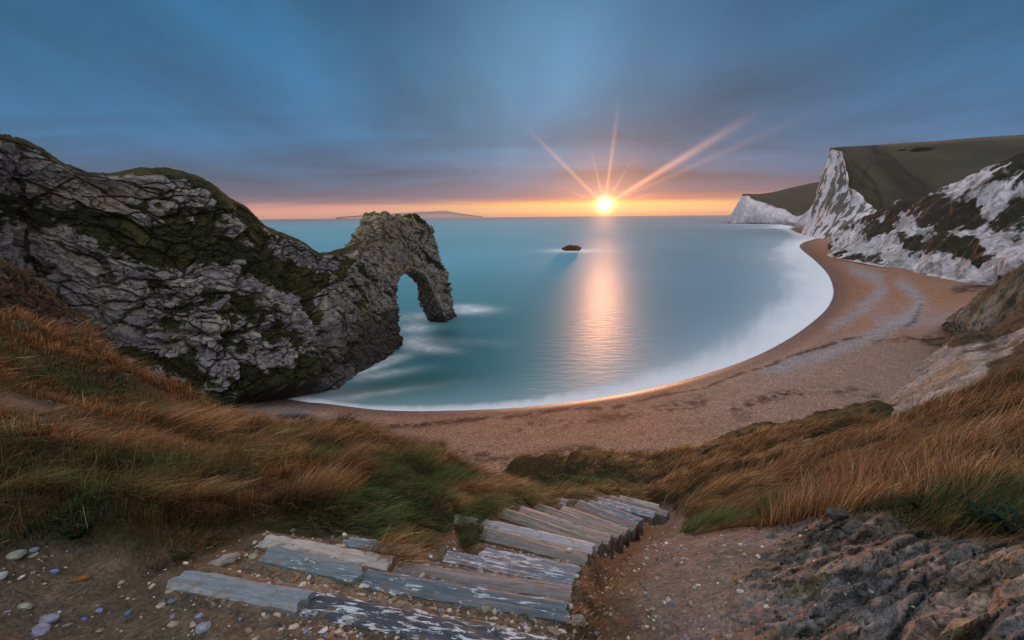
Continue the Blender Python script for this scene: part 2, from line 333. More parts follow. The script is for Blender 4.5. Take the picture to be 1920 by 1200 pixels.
# colour of the water itself
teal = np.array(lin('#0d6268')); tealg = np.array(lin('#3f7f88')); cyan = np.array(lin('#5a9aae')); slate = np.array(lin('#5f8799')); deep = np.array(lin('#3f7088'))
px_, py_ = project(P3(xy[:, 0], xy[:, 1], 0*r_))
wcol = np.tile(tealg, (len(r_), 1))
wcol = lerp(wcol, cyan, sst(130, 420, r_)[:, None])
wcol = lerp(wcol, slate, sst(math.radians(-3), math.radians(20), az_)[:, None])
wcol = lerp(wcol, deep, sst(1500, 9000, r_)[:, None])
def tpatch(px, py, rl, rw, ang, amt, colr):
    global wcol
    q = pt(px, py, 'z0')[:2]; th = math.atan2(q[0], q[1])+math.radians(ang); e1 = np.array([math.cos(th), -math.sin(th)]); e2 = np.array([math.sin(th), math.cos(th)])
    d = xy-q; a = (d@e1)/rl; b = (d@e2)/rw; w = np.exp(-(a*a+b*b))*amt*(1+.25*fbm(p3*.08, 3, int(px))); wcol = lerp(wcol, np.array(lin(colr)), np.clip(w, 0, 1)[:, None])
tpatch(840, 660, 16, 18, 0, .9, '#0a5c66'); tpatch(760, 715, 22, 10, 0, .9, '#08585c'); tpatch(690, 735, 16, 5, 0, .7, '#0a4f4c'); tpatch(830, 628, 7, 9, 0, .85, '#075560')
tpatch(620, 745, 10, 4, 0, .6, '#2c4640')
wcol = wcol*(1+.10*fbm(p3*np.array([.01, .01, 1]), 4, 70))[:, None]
m = bpy.data.materials.new('sea_water'); m.use_nodes = True; t = NT(m.node_tree)
col = t.n('ShaderNodeAttribute', {'attribute_name': 'Col'}).outputs[0]; fo = t.n('ShaderNodeAttribute', {'attribute_name': 'foam'}).outputs['Fac']
ro = t.n('ShaderNodeAttribute', {'attribute_name': 'chop'}).outputs['Fac']
pos = t.n('ShaderNodeNewGeometry').outputs['Position']
mp = t.n('ShaderNodeMapping', {'vector_type': 'POINT'}, Vector=pos, Rotation=(0, 0, SAZ), Scale=(.25, 1.1, 1)).outputs[0]
hn = t.noise(mp, .55, 5, .6); bmp = t.n('ShaderNodeBump', Strength=1., Distance=.09, Height=hn)
c2 = t.mix(fo, col, lin('#dfe6ee'))
p = t.n('ShaderNodeBsdfPrincipled', Base_Color=c2, Roughness=t.n('ShaderNodeMix', {'data_type': 'FLOAT'}, i0=fo, i2=ro, i3=.75).outputs[0], IOR=1.33, Normal=bmp.outputs[0])
t.n('ShaderNodeOutputMaterial', Surface=p.outputs[0]); M_sea = m
fs = gridfaces(640, 820)
land = (sdi > 12).reshape(640, 820)[:-1, :-1].ravel()
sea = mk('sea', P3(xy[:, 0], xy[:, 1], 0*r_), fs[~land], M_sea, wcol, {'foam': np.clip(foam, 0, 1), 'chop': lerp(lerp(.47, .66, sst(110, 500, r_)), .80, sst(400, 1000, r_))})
tag(sea, kind='structure')
# ------------------------------------------------------------------ rock colouring / displacement
def facets(L, s):
    """worley cells with a tilted facet on each"""
    i = np.floor(L).astype(np.int64); f1 = np.full(len(L), 9.); f2 = f1.copy(); cid = np.zeros(len(L)); pl_ = np.zeros(len(L))
    for a in (-1, 0, 1):
        for b in (-1, 0, 1):
            for c in (-1, 0, 1):
                jx, jy, jz = i[:, 0]+a, i[:, 1]+b, i[:, 2]+c; q = np.stack([jx+_h(jx, jy, jz, s), jy+_h(jx, jy, jz, s+1), jz+_h(jx, jy, jz, s+2)], 1)
                v = L-q; d = np.sqrt((v**2).sum(1)); hh = _h(jx, jy, jz, s+3); tl = v[:, 0]*(_h(jx, jy, jz, s+4)-.5)+v[:, 1]*(_h(jx, jy, jz, s+5)-.5)+v[:, 2]*(_h(jx, jy, jz, s+6)-.5)
                m = d < f1; f2 = np.where(m, f1, np.minimum(f2, d)); cid = np.where(m, hh, cid); pl_ = np.where(m, tl, pl_); f1 = np.where(m, d, f1)
    return f2-f1, cid, pl_*2
def rockify(X, N, dipdir, bw, amp, mossbias=0., mossz=None, seed=0, pal=None, big=1., damp=None):
    """X,N (n,3): displaced positions and colours of bedded, cracked limestone with turf on its ledges"""
    dd = np.array(dipdir)/np.linalg.norm(dipdir); a = np.cross(dd, [0, 0, 1.]); a /= np.linalg.norm(a)+1e-9; b = np.cross(a, dd)
    wob = np.stack([fbm(X*.05, 3, seed+1), fbm(X*.05+9, 3, seed+2), fbm(X*.05+19, 3, seed+3)], 1)
    wob2 = np.stack([fbm(X*1.1/bw, 3, seed+61), fbm(X*1.1/bw+9, 3, seed+62), fbm(X*1.1/bw+19, 3, seed+63)], 1)
    q = X+wob*5.0+wob2*bw*.30; L = np.stack([q@dd/1.55, q@a/1.3, q@b/.85], 1)/bw
    szn = fbm(X*.07, 2, seed+88)
    e0, cid, fp = facets(L, seed+5); wv_ = fbm(X*.16, 3, seed+91); crack = sst(.07+.07*wv_, .0+.01*wv_, e0)*sst(-.5, -.05, fbm(X*.11, 2, seed+92))
    e1, gid, gp = facets(L*2.1+5, seed+15); crack2 = sst(.12, .03, e1)*sst(-.3, .15, fbm(X*.14, 2, seed+93))
    e2, hid, hp = facets(L*np.array([.4, .4, .45])+2.7, seed+25); crack3 = sst(.07, .02, e2)
    jn = (X@b)*.34+wob[:, 1]*2.2+.25*fbm(X*.5, 3, seed+94); jj = np.abs(jn-np.floor(jn)-.5); joint = sst(.05, .01, jj)*sst(-.15, .2, fbm(X*.09, 3, seed+95))
    e3, kid, kp = facets(L*4.3+3, seed+35)
    f = fbm(X*.05, 4, seed+9)
    fine = sst(-.1, .35, szn)
    disp = amp*((cid-.5)*.8+fp*1.1+(gid-.5)*.4+gp*.6+(kid-.5)*.14+kp*.25+(hid-.5)*1.6+hp*.8-crack*.55-crack2*(.15+.3*fine)-crack3*1.0-joint*1.3)
    bed = vnoise(np.stack([(X@b)*.55+wob[:, 0]*1.5, 0*f, 0*f+.5], 1), seed+90); big_ = big*3.2*f*amp+.3*amp*fbm(X*.9, 5, seed+10)+.7*amp*bed
    if damp is not None: disp = disp*damp; big_ = big_*(.3+.7*damp)
    Y = X+N*(disp+big_)[:, None]
    pal = pal or ('#928d86', '#78777b', '#7c7162', '#55524a')
    p0, p1, p2, p3_ = [np.array(lin(k)) for k in pal]
    col = lerp(p0, p1, cid[:, None]); col = lerp(col, p2, sst(.1, .6, fbm(X*.09, 3, seed+12))[:, None]*.7)
    col = col*(.70+.35*gid+.2*kid)[:, None]*(1+.3*fbm(X*1.2, 4, seed+13))[:, None]
    soil = np.array(lin('#22231a')); mossa = np.array(lin('#20270f')); mossb = np.array(lin('#3d3c1a'))
    cr_ = np.clip(crack*.9+crack2*(.45+.5*fine)+crack3+joint, 0, 1); col = lerp(col, soil, cr_[:, None]*.78)
    led = fbm(np.stack([X@dd*.035, X@a*.05, X@b*.22], 1)+wob*.25, 4, seed+14); nz = N[:, 2]
    ms = led*1.2+.6*fbm(X*.35, 4, seed+16)+mossbias+.5*(nz-.45)-(hid-.5)*.5-(cid-.5)*.45+crack*.25+crack2*.15
    if mossz is not None: ms = ms+mossz
    mm = sst(.02, .12, ms); mc = lerp(mossa, mossb, sst(-.3, .5, fbm(X*.3, 3, seed+17)+nz-.5)[:, None])*(.65+.7*(vnoise(X*4, seed+19)*.5+.5))[:, None]
    col = lerp(col, mc, mm[:, None]*.96); Y = Y+N*(mm*amp*.12)[:, None]
    return Y, col
root = bpy.data.objects.new('rock_headland', None); C.objects.link(root); root.location = (-45, 110, 0)
tag(root, 'grey cracked limestone headland with turf on its ledges, ending in a natural sea arch', 'rock headland')
def chd(o): o.parent = root; o.matrix_parent_inverse = Matrix.Translation(-Vector(root.location)); return o
def rib_(base, mids, crest, back=(6, 30)):
    b = pt(*base); c_ = pt(*crest); out = [b]
    for (w, px_off, dz) in mids: out.append(lerp(b, c_, w)+np.array([0, 0, dz])+px_off*np.array([b[0]-0, b[1]-0, 0])/math.hypot(b[0], b[1]))
    rad = np.array([c_[0], c_[1], 0])/math.hypot(c_[0], c_[1])
    out += [c_, c_+rad*back[0]+np.array([0, 0, -back[0]*.25]), c_+rad*back[1]+np.array([0, 0, -back[1]*.9]), np.array([*(c_+rad*(back[1]+12))[:2], -6])]
    return out
hb = [((-420, 820, 70.), (-330, 250, 90)), ((-230, 800, 76.), (-190, 246, 94)), ((-60, 790, 80.), (-60, 250, 100)),
      ((60, 780, 'z4'), (30, 268, 103)), ((150, 775, 'z4'), (75, 287, 104)), ((210, 775, 'z4'), (130, 318, 105)), ((270, 778, 'z4'), (190, 333, 107)),
      ((330, 780, 'z4'), (270, 326, 108)), ((390, 782, 'z4'), (335, 331, 109)), ((445, 782, 'z3'), (385, 352, 111)), ((500, 774, 'z2'), (430, 383, 113)), ((555, 762, 'z1'), (462, 402, 116)),
      ((605, 755, 'z-1'), (490, 427, 119)), ((640, 737, 'z-1'), (515, 439, 122)), ((655, 722, 'z-1'), (545, 448, 124)), ((672, 708, 'z-1'), (570, 460, 125)), ((690, 694, 'z-1'), (597, 480, 126)),
      ((708, 680, 'z-1'), (622, 479, 128)), ((724, 668, 'z-1'), (646, 472, 131)), ((738, 660, 'z-1'), (668, 464, 133)), ((748, 654, 'z-1'), (690, 455, 137))]
ribs = [rib_(b, [(.16, -.2, -2.5), (.38, -.6, -.5), (.62, 0, 1.5), (.84, 1, 2.0)], c_) for b, c_ in hb]
us = arclen_us(ribs, 620); vs = np.concatenate([np.linspace(0, 5, 330)[:-1], np.linspace(5, 6, 50)[:-1], np.linspace(6, 8, 24)])
G = loft(ribs, 620, len(vs), us, vs)
N = gridnormals(G); 
if (N[:, 100].mean(0)@np.array([0, -1, 0])) < 0: N = -N
X = G.reshape(-1, 3); Nf = N.reshape(-1, 3)
px_, py_ = project(X)
Vv = np.tile(vs, 620); Uu = np.repeat(us, len(vs))
vis = Vv < 5.3
gul = seg(px_, py_, [(415, 375), (450, 400), (478, 440), (510, 490), (545, 520)], 15)+seg(px_, py_, [(550, 495), (572, 540), (598, 590)], 15)*.9
sl_ = seg(px_, py_, [(150, 475), (260, 490), (370, 480)], 18)*.45+seg(px_, py_, [(260, 580), (420, 575), (540, 582)], 10)*.6+seg(px_, py_, [(300, 650), (420, 660), (560, 635)], 22)*.6+seg(px_, py_, [(280, 700), (380, 700)], 25)*.4+seg(px_, py_, [(60, 500), (160, 600), (260, 670)], 18)*.35
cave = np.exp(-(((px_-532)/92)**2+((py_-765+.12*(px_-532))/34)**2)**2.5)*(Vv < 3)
mz = (gul*1.1+sl_*.9)*vis+sst(4.55, 5., Vv)*.35-.12
mz = mz-.25*sst(560, 700, px_)+.18*sst(640, 560, px_)*0
Y_, col = rockify(X, Nf, (.95, .25, -.30), 2.0, .62, .13, mz+.30*fbm(X*.1, 3, 99)+.35*fbm(X*.45, 3, 98), 100, damp=1-.8*sst(4.3, 4.9, Vv))
Y_ = Y_+Nf*(-(seg(px_, py_, [(552, 500), (572, 540), (600, 600), (625, 650)], 12)*3.+seg(px_, py_, [(450, 400), (478, 440), (520, 500)], 14)*1.5)*vis-cave*12)[:, None]
# ledge shadow gaps across the face and a dark wet foot
Y_ = Y_-Nf*((seg(px_, py_, [(250, 625), (420, 628), (580, 605)], 5)*1.6+seg(px_, py_, [(560, 690), (520, 700), (460, 745)], 8)*.8)*vis)[:, None]
ft_ = sst(560, 640, px_); footw = sst(7+12*ft_, 1.5+7*ft_, Y_[:, 2]+(1.5+3*ft_)*fbm(X*.2, 3, 77))*(px_ > 420)*(1-.25*ft_); col = lerp(col, np.array(lin('#2d2926')), (footw*.85)[:, None])
col = lerp(col, np.array(lin('#191715')), (cave*.8)[:, None])  # shade inside the cave painted into the rock colour
top = sst(5.02, 5.3, Vv); col = lerp(col, np.array(lin('#3b3a22')), top[:, None])
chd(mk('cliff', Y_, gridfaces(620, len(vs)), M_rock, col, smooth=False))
# the arch: an outline in the wall's own plane (s along the wall, z up), given its real thickness, remeshed and broken up
wA = np.array([-35.5, 138.6]); wd = np.array([9.5, 34.4]); wd = wd/np.linalg.norm(wd); wn_ = np.array([-wd[1], wd[0]])
outl = [(-24, -4), (-24, 25), (-19, 29), (-14, 32.3), (-10, 34.6), (-7, 36.5), (-4, 38.4), (-1, 39.7), (2, 40.9), (4, 40.2), (9, 39.2), (14, 39.6), (17, 41.2), (20, 40.9), (23, 39.3), (27, 38.2), (31, 35.5), (34, 31.6), (36.5, 26), (38.5, 21), (42, 15), (44.5, 9), (45.8, 4), (46.2, 0), (46.4, -4)]
hole = [(34.5, -4), (34, 1), (32.5, 5), (29.5, 10), (26.5, 14.5), (24, 18), (21, 20.5), (17, 22), (12, 22.3), (8, 21.8), (5, 20), (3.2, 16), (2.4, 11), (1.2, 5), (.6, 0), (.5, -4)]
poly = outl+hole; import bmesh
bm = bmesh.new(); f0 = []; f1_ = []
for s_, z_ in poly:
    th = 6.5+max(0, 12-z_)*.10
    e = wA+wd*s_+wn_*(z_*.045-max(0, 8-z_)*.12); w2_ = e+wn_*th
    f0.append(bm.verts.new((e[0], e[1], z_))); f1_.append(bm.verts.new((w2_[0], w2_[1], z_)))
n_ = len(poly); bm.faces.new(f0); bm.faces.new(f1_[::-1])
for i in range(n_): bm.faces.new((f0[i], f1_[i], f1_[(i+1) % n_], f0[(i+1) % n_]))
bmesh.ops.recalc_face_normals(bm, faces=bm.faces); bmesh.ops.triangulate(bm, faces=bm.faces)
me = bpy.data.meshes.new('tmp'); bm.to_mesh(me); bm.free(); tmp = bpy.data.objects.new('tmp', me); C.objects.link(tmp)
def remesh(o, size, smooth_it=0):
    md = o.modifiers.new('r', 'REMESH'); md.mode = 'VOXEL'; md.voxel_size = size
    if smooth_it: sm = o.modifiers.new('s', 'SMOOTH'); sm.iterations = smooth_it; sm.factor = .6
    dg = bpy.context.evaluated_depsgraph_get(); ev = o.evaluated_get(dg); me = ev.to_mesh()
    n = len(me.vertices); co = np.zeros(n*3, np.float32); me.vertices.foreach_get('co', co); no = np.zeros(n*3, np.float32); me.vertex_normals.foreach_get('vector', no)
    q = np.array([list(p.vertices) for p in me.polygons if len(p.vertices) == 4]); ev.to_mesh_clear(); bpy.data.objects.remove(o)
    return co.reshape(-1, 3).astype(float), no.reshape(-1, 3).astype(float), q
X, Nf, q = remesh(tmp, .30, 16)
sv = (X[:, :2]-wA)@wd; mz = -.30+.20*sst(-2, -18, sv)*sst(8, 20, X[:, 2])+.30*sst(33, 40, X[:, 2])
Y_, col = rockify(X, Nf, (.3, .9, -.5), 1.9, .6, .06, mz, 300, ('#8f8880', '#77726c', '#7f7356', '#55524a'), .75)
col = lerp(col, col*np.array([.95, .92, .75]), sst(25, 38, X[:, 2])[:, None])
fa_ = sst(8, 0, sv); footw = sst(5+12*fa_, 1.2+6*fa_, Y_[:, 2]+(1.3+4*fa_)*fbm(X*.2, 3, 77)); col = lerp(col, np.array(lin('#2d2926')), (footw*.85)[:, None])
inj = sst(-.2, -.6, Nf[:, :2]@wd)*sst(24, 20, X[:, 2])*sst(8, 20, sv); col = lerp(col, col*.42, inj[:, None])     # jamb inside the opening, its shade painted into the rock colour
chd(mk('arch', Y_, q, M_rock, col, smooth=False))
# ------------------------------------------------------------------ low rocks in the sea
def boulder(name, loc, size, seed, colr, mat, sub=4, rough=.35, rot=0., tilt=0., scol=None):
    bm = bmesh.new(); bmesh.ops.create_icosphere(bm, subdivisions=sub, radius=1.); co = np.array([v.co[:] for v in bm.verts]); fc = np.array([[v.index for v in f.verts] for f in bm.faces]); bm.free()
    colr = np.array(colr)*.75; f1, f2, cid = worley(co*1.3+seed*3.1, seed); d = 1+rough*(cid-.5)*.6+rough*fbm(co*1.1+seed, 3, seed)*.9
    q = co*d[:, None]; q = np.sign(q)*np.abs(q)**.85; cc = np.array(colr)*(1+.35*fbm(co*3+seed, 3, seed+2))[:, None]*(.8+.4*cid[:, None])
    q = q*np.array(size); o = mk(name, q, fc, mat, cc); o.location = loc; o.rotation_euler = (tilt, tilt*.5, rot); return o
M_stone = vcol_mat('stone', .85, [(30., .75, 1.25, 5)], [(25., .01, 'n')])
q = pt(1075, 470, 'z0'); rk = bpy.data.objects.new('sea_rock', None)
bm = bmesh.new()
o = boulder('sea_rock', (q[0], q[1], .4), (11, 6, 3.6), 9, lin('#5c3a2a'), M_scree, 5, 1.5, -.13)
tag(o, 'small brown rock standing alone in the bay under the sun, ringed by white foam', 'sea rock')
# ------------------------------------------------------------------ far and near chalk cliffs, hills
def simple_loft(name, rows, nu, nv, colf, mat, disp, label=None, cat=None, kind=None, seed=0, us=None, vs=None):
    R = np.array([[pt(*p) for p in rib] for rib in rows]); us = arclen_us(R, nu) if us is None else us
    tv = np.linspace(0, R.shape[1]-1, nv) if vs is None else vs; G = loft(R, nu, len(tv), us, tv); N = gridnormals(G)
    c0 = G[nu//2, nv//3]; 
    if N[nu//2, nv//3]@(np.array([0, 0, H])-c0) < 0: N = -N
    X = G.reshape(-1, 3); Nf = N.reshape(-1, 3); V = np.tile(tv, nu); U = np.repeat(us, len(tv))
    Y = X+Nf*disp(X, U, V)[:, None]; o = mk(name, Y, gridfaces(nu, len(tv)), mat, colf(X, Nf, U, V)); tag(o, label, cat, None, kind); return o
chalk = np.array(lin('#d6d4d8')); chalk2 = np.array(lin('#a9a9b0')); dveg = np.array(lin('#35381f')); turf = np.array(lin('#2c3226')); turfb = np.array(lin('#3d3b2f')); dturf = np.array(lin('#1c2418'))
# headland 1: far
def c_far(X, N, U, V):
    w = sst(.97, 1.03, V+.04*fbm(X*.02, 3, 5)); c = lerp(chalk*.78, chalk2*.8, sst(.0, .6, fbm(X*np.array([.02, .02, .008]), 4, 6))[:, None]); c = lerp(c, np.array(lin('#6b4a3c')), sst(.12, .02, V+.05*fbm(X*.03, 2, 3))[:, None]*.8)
    g_ = lerp(turf, turfb, sst(-.4, .4, fbm(X*.008, 4, 9))[:, None]); return lerp(c, g_, w[:, None])
far = [[(1364, 419, 'z-1'), (1390, 368, 2250), (1393, 367, 2320), (1396, 372, 2900)],
       [(1385, 420, 'z-1'), (1402, 369, 2200), (1410, 365, 2400), (1412, 372, 3000)],
       [(1412, 420, 'z-1'), (1420, 379, 2180), (1445, 361, 2500), (1448, 368, 3100)],
       [(1440, 420.5, 'z-1'), (1448, 388, 2150), (1480, 353, 2600), (1482, 360, 3200)],
       [(1470, 421, 'z-1'), (1478, 399, 2100), (1510, 347, 2650), (1512, 352, 3200)],
       [(1492, 422, 'z-1'), (1500, 404, 2050), (1535, 343, 2650), (1537, 350, 3200)],
       [(1520, 425, 'z-1'), (1540, 380, 2000), (1570, 340, 2650), (1572, 350, 3200)]]
simple_loft('chalk_cliff', far, 220, 150, c_far, M_chalk, lambda X, U, V: (14*fbm(X*.012, 4, 3)+8*np.abs(fbm(X*np.array([.03, .03, .006]), 3, 4)))*sst(0, .2, V)*(V < 1.05)+5*fbm(X*.01, 3, 8)*sst(1, 1.3, V)*0,
            'distant low white chalk headland with brown turf on top, beyond the tall pointed cliff', 'chalk cliff')
# headland 2: tall pointed chalk cliff and the turf hill behind it
def c_mid(X, N, U, V):
    pos_ = .75*fbm(X*np.array([.05, .05, .022]), 4, 12)+.75*fbm(X@np.array([[.12, 0, .06], [0, .12, 0], [-.08, 0, .05]]), 4, 14); band = np.exp(-((V-2.2)/1.3)**2); 
    c = lerp(chalk, chalk2, sst(-.2, .6, fbm(X*.03, 4, 15))[:, None]*.6); c = lerp(c, np.array(lin('#4c4e40')), (sst(.0, .12, pos_-.16+.24*band+.25*fbm(X@np.array([[.09, 0, .02], [.02, .05, .05], [.05, 0, .05]]), 4, 19))*.9)[:, None]); return c
R2 = [[(1500, 443, 1080.), (1512, 408, 1090), (1528, 358, 1100), (1543, 312, 1110), (1553, 282, 1115)],
      [(1512, 446, 985.), (1524, 408, 1010), (1540, 358, 1030), (1554, 312, 1045), (1560, 281, 1050)],
      [(1530, 448, 900.), (1544, 410, 930), (1560, 360, 950), (1570, 314, 970), (1572, 284, 980)],
      [(1548, 451, 840.), (1566, 418, 870), (1580, 380, 900), (1588, 345, 920), (1578, 287, 935)],
      [(1560, 454, 800.), (1576, 424, 835), (1588, 392, 865), (1592, 360, 890), (1586, 320, 915)],
      [(1568, 457, 780.), (1582, 430, 810), (1593, 404, 840), (1597, 378, 865), (1590, 350, 885)],
      [(1578, 460, 762.), (1590, 434, 790), (1600, 410, 815), (1606, 384, 840), (1603, 357, 862)],
      [(1590, 465, 740.), (1600, 440, 765), (1610, 415, 790), (1620, 392, 812), (1620, 371, 840)],
      [(1625, 480, 700.), (1632, 455, 720), (1640, 430, 750), (1648, 410, 775), (1650, 398, 790)]]
simple_loft('chalk_cliff', R2, 260, 260, c_mid, M_chalk, lambda X, U, V: 7*fbm(X*.02, 5, 23)-9*np.abs(fbm(X*np.array([.03, .03, .006]), 4, 25))+3.5*np.abs(fbm(X*np.array([.05, .05, .02]), 4, 24)),
            'tall pointed white chalk cliff streaked with dark growth, dropping to the tip of the beach', 'chalk cliff')
def c_hill(X, N, U, V):
    px, py = project(X); c = lerp(turf, turfb, sst(-.3, .5, fbm(X*.006, 4, 30)+.3*fbm(X*.03, 3, 31))[:, None])
    gull = seg(px, py, [(1640, 282), (1665, 310), (1690, 345), (1730, 360)], 22); c = c*(1+.25*fbm(X*np.array([.02, .004, .02]), 4, 39))[:, None]; c = lerp(c, np.array(lin('#0f150c')), (gull*.85*(.7+.5*fbm(X*.02, 4, 38)))[:, None]); c = lerp(c, np.array(lin('#0f140c')), (seg(px, py, [(1636, 280), (1668, 290), (1700, 325), (1735, 352)], 2.6)*.85+seg(px, py, [(1600, 300), (1640, 345), (1655, 390)], 4)*.7+seg(px, py, [(1630, 310), (1612, 345), (1640, 360)], 3)*.6)[:, None])
    c = lerp(c, lin('#6a5844')*np.ones(3), (seg(px, py, [(1650, 272), (1760, 266), (1920, 256)], 3)*.5)[:, None]); return c
R3 = [[(1560, 300, 1060.), (1558, 290, 1075), (1557, 281, 1100), (1556, 279, 1150), (1556, 300, 1500)],
      [(1580, 390, 945.), (1582, 330, 955), (1585, 290, 1010), (1584, 275.5, 1120), (1584, 300, 1500)],
      [(1618, 425, 870.), (1624, 365, 900), (1630, 320, 960), (1632, 272.5, 1150), (1632, 300, 1500)],
      [(1660, 430, 810.), (1672, 380, 870), (1680, 330, 960), (1690, 268.5, 1180), (1690, 300, 1500)],
      [(1720, 430, 720.), (1735, 380, 830), (1750, 320, 980), (1760, 264, 1200), (1760, 300, 1500)],
      [(1800, 410, 700.), (1815, 360, 830), (1830, 310, 1000), (1840, 257.5, 1200), (1840, 300, 1500)],
      [(1900, 390, 680.), (1910, 340, 830), (1920, 295, 1000), (1930, 252.5, 1200), (1930, 300, 1500)],
      [(2060, 380, 680.), (2070, 330, 830), (2080, 290, 1000), (2090, 243, 1200), (2090, 300, 1500)]]
hl = simple_loft('hill', R3, 300, 200, c_hill, M_hill, lambda X, U, V: (4*fbm(X*.01, 4, 33)-6*seg(*project(X), [(1640, 290), (1665, 320), (1690, 350)], 12))*sst(3, 2.4, V), kind='structure')
# headland 3: nearer, ragged chalk slope under rough grass
def c_near(X, N, U, V):
    px, py = project(X); a = fbm(X*np.array([.02, .02, .03]), 5, 41)+.4*fbm(X*.09, 4, 42)+.25*fbm(X*.3, 3, 43)
    spots = seg(px, py, [(1790, 352), (1840, 322)], 17)*1.0+seg(px, py, [(1840, 380), (1900, 350), (1960, 340)], 32)*.9+seg(px, py, [(1680, 372), (1690, 420)], 9)*.6+seg(px, py, [(1700, 425), (1740, 440), (1800, 430), (1870, 450)], 14)*.7+seg(px, py, [(1570, 450), (1650, 460), (1700, 490), (1850, 520), (1960, 500)], 34)*1.05+seg(px, py, [(1880, 470), (1930, 440)], 30)*.7+seg(px, py, [(1660, 400), (1650, 410)], 6)*.5
    grs = seg(px, py, [(1790, 460), (1830, 480), (1815, 450)], 15)*.95+seg(px, py, [(1690, 440), (1700, 455)], 8)*.6+seg(px, py, [(1600, 440), (1660, 425)], 10)*.3
    w = sst(-.06, .16, spots-grs-.50+a*1.15+.5*fbm(X*.22, 5, 48)); c = lerp(chalk, chalk2, sst(-.4, .5, fbm(X*.05, 4, 44))[:, None]); c = lerp(c, np.array(lin('#8b867f')), (sst(-.05, .35, fbm(X*np.array([.12, .12, .03]), 5, 47))*.75)[:, None]); c = lerp(c, np.array(lin('#5f5c55')), (sst(.12, .3, fbm(X*np.array([.3, .3, .12]), 4, 49))*.6)[:, None])
    g_ = lerp(np.array(lin('#262a1e')), np.array(lin('#34302a')), sst(-.3, .4, fbm(X*.02, 4, 45))[:, None]); c = lerp(g_, c, w[:, None])
    talus = sst(.30, .12, V+.08*fbm(X*.05, 3, 46)); return lerp(c, chalk*.95, talus[:, None]*.8)
R4 = [[(1543, 476, 'z1'), (1546, 468, 590), (1549, 462, 600), (1551, 459, 615), (1552, 470, 700)],
      [(1570, 485, 'z3'), (1575, 462, 545), (1582, 440, 570), (1590, 420, 600), (1594, 430, 700)],
      [(1630, 496, 'z4'), (1632, 466, 460), (1640, 430, 500), (1652, 393, 540), (1655, 410, 650)],
      [(1690, 508, 'z4'), (1694, 472, 410), (1702, 425, 450), (1715, 371, 500), (1718, 400, 620)],
      [(1750, 520, 'z4'), (1754, 475, 372), (1765, 415, 410), (1778, 344, 465), (1780, 380, 600)],
      [(1810, 532, 'z4'), (1815, 478, 345), (1825, 405, 385), (1838, 317, 440), (1840, 360, 600)],
      [(1870, 540, 'z4'), (1875, 480, 320), (1888, 395, 365), (1902, 297, 425), (1905, 350, 600)],
      [(1940, 548, 'z4'), (1948, 480, 300), (1962, 385, 350), (1975, 272, 410), (1978, 330, 600)],
      [(2050, 560, 'z4'), (2060, 480, 280), (2080, 375, 330), (2100, 240, 400), (2105, 320, 600)]]
simple_loft('chalk_slope', R4, 520, 330, c_near, M_chalk, lambda X, U, V: (6.*fbm(X*.03, 6, 51)+4*np.abs(fbm(X*.08, 5, 52))-1.2-5*np.abs(fbm(X*np.array([.05, .05, .008]), 4, 53)))*sst(0, .25, V)*sst(4, 3, V),
            'nearer ragged chalk slope with patchy dark grass, standing right behind the shingle beach', 'chalk cliff')
# shrubs on the far hill
def shrub(px, py, d, sz, label, seed):
    q = pt(px, py, d); n = 1400; u = rng.normal(size=(n, 3)); u /= np.linalg.norm(u, axis=1)[:, None]; u[:, 2] = np.abs(u[:, 2]); rr = rng.uniform(.55, 1, n)**.6
    c_ = u*rr[:, None]*(1+.4*fbm(u*2+seed, 2, seed))[:, None]*np.array(sz); a = rng.normal(size=(n, 3)); b = rng.normal(size=(n, 3)); s_ = sz[2]*.22
    a = a/np.linalg.norm(a, axis=1)[:, None]*s_; b = b/np.linalg.norm(b, axis=1)[:, None]*s_
    co = np.stack([c_-a-b*.5, c_+a-b*.5, c_+b], 1).reshape(-1, 3); fc = np.arange(3*n).reshape(-1, 3)
    cc = np.repeat(np.array(lin('#232a17'))*(rng.uniform(.6, 1.4, n)[:, None]), 3, 0); o = mk('gorse_bush', co, fc, M_grass, cc, smooth=False); o.location = q; return tag(o, label, 'bush')
shrub(1733, 284, 1095, (24, 12, 6), 'large dark gorse clump lying on the green hilltop behind the white cliffs', 1)
shrub(1691, 284, 1090, (8, 5, 3), 'small dark gorse bush left of the large clump on the hilltop', 2)
# island on the horizon
isl = [(630, 407.6), (680, 403.5), (730, 400), (790, 396.5), (835, 394.5), (855, 398), (880, 402), (905, 405.5)]
R5 = [[(x, 408.6, 15000.), (x, (y+408)/2-.5, 15050.), (x, y, 15200.), (x, y+3, 17500.)] for x, y in isl]
simple_loft('distant_island', R5, 80, 20, lambda X, N, U, V: np.tile(np.array(lin('#b5a198')), (len(X), 1)), M_hill, lambda X, U, V: 6*fbm(X*.002, 3, 2), 'faint long island lying on the horizon left of the sun', 'island')  # pale island colour stands in for part of the distance haze
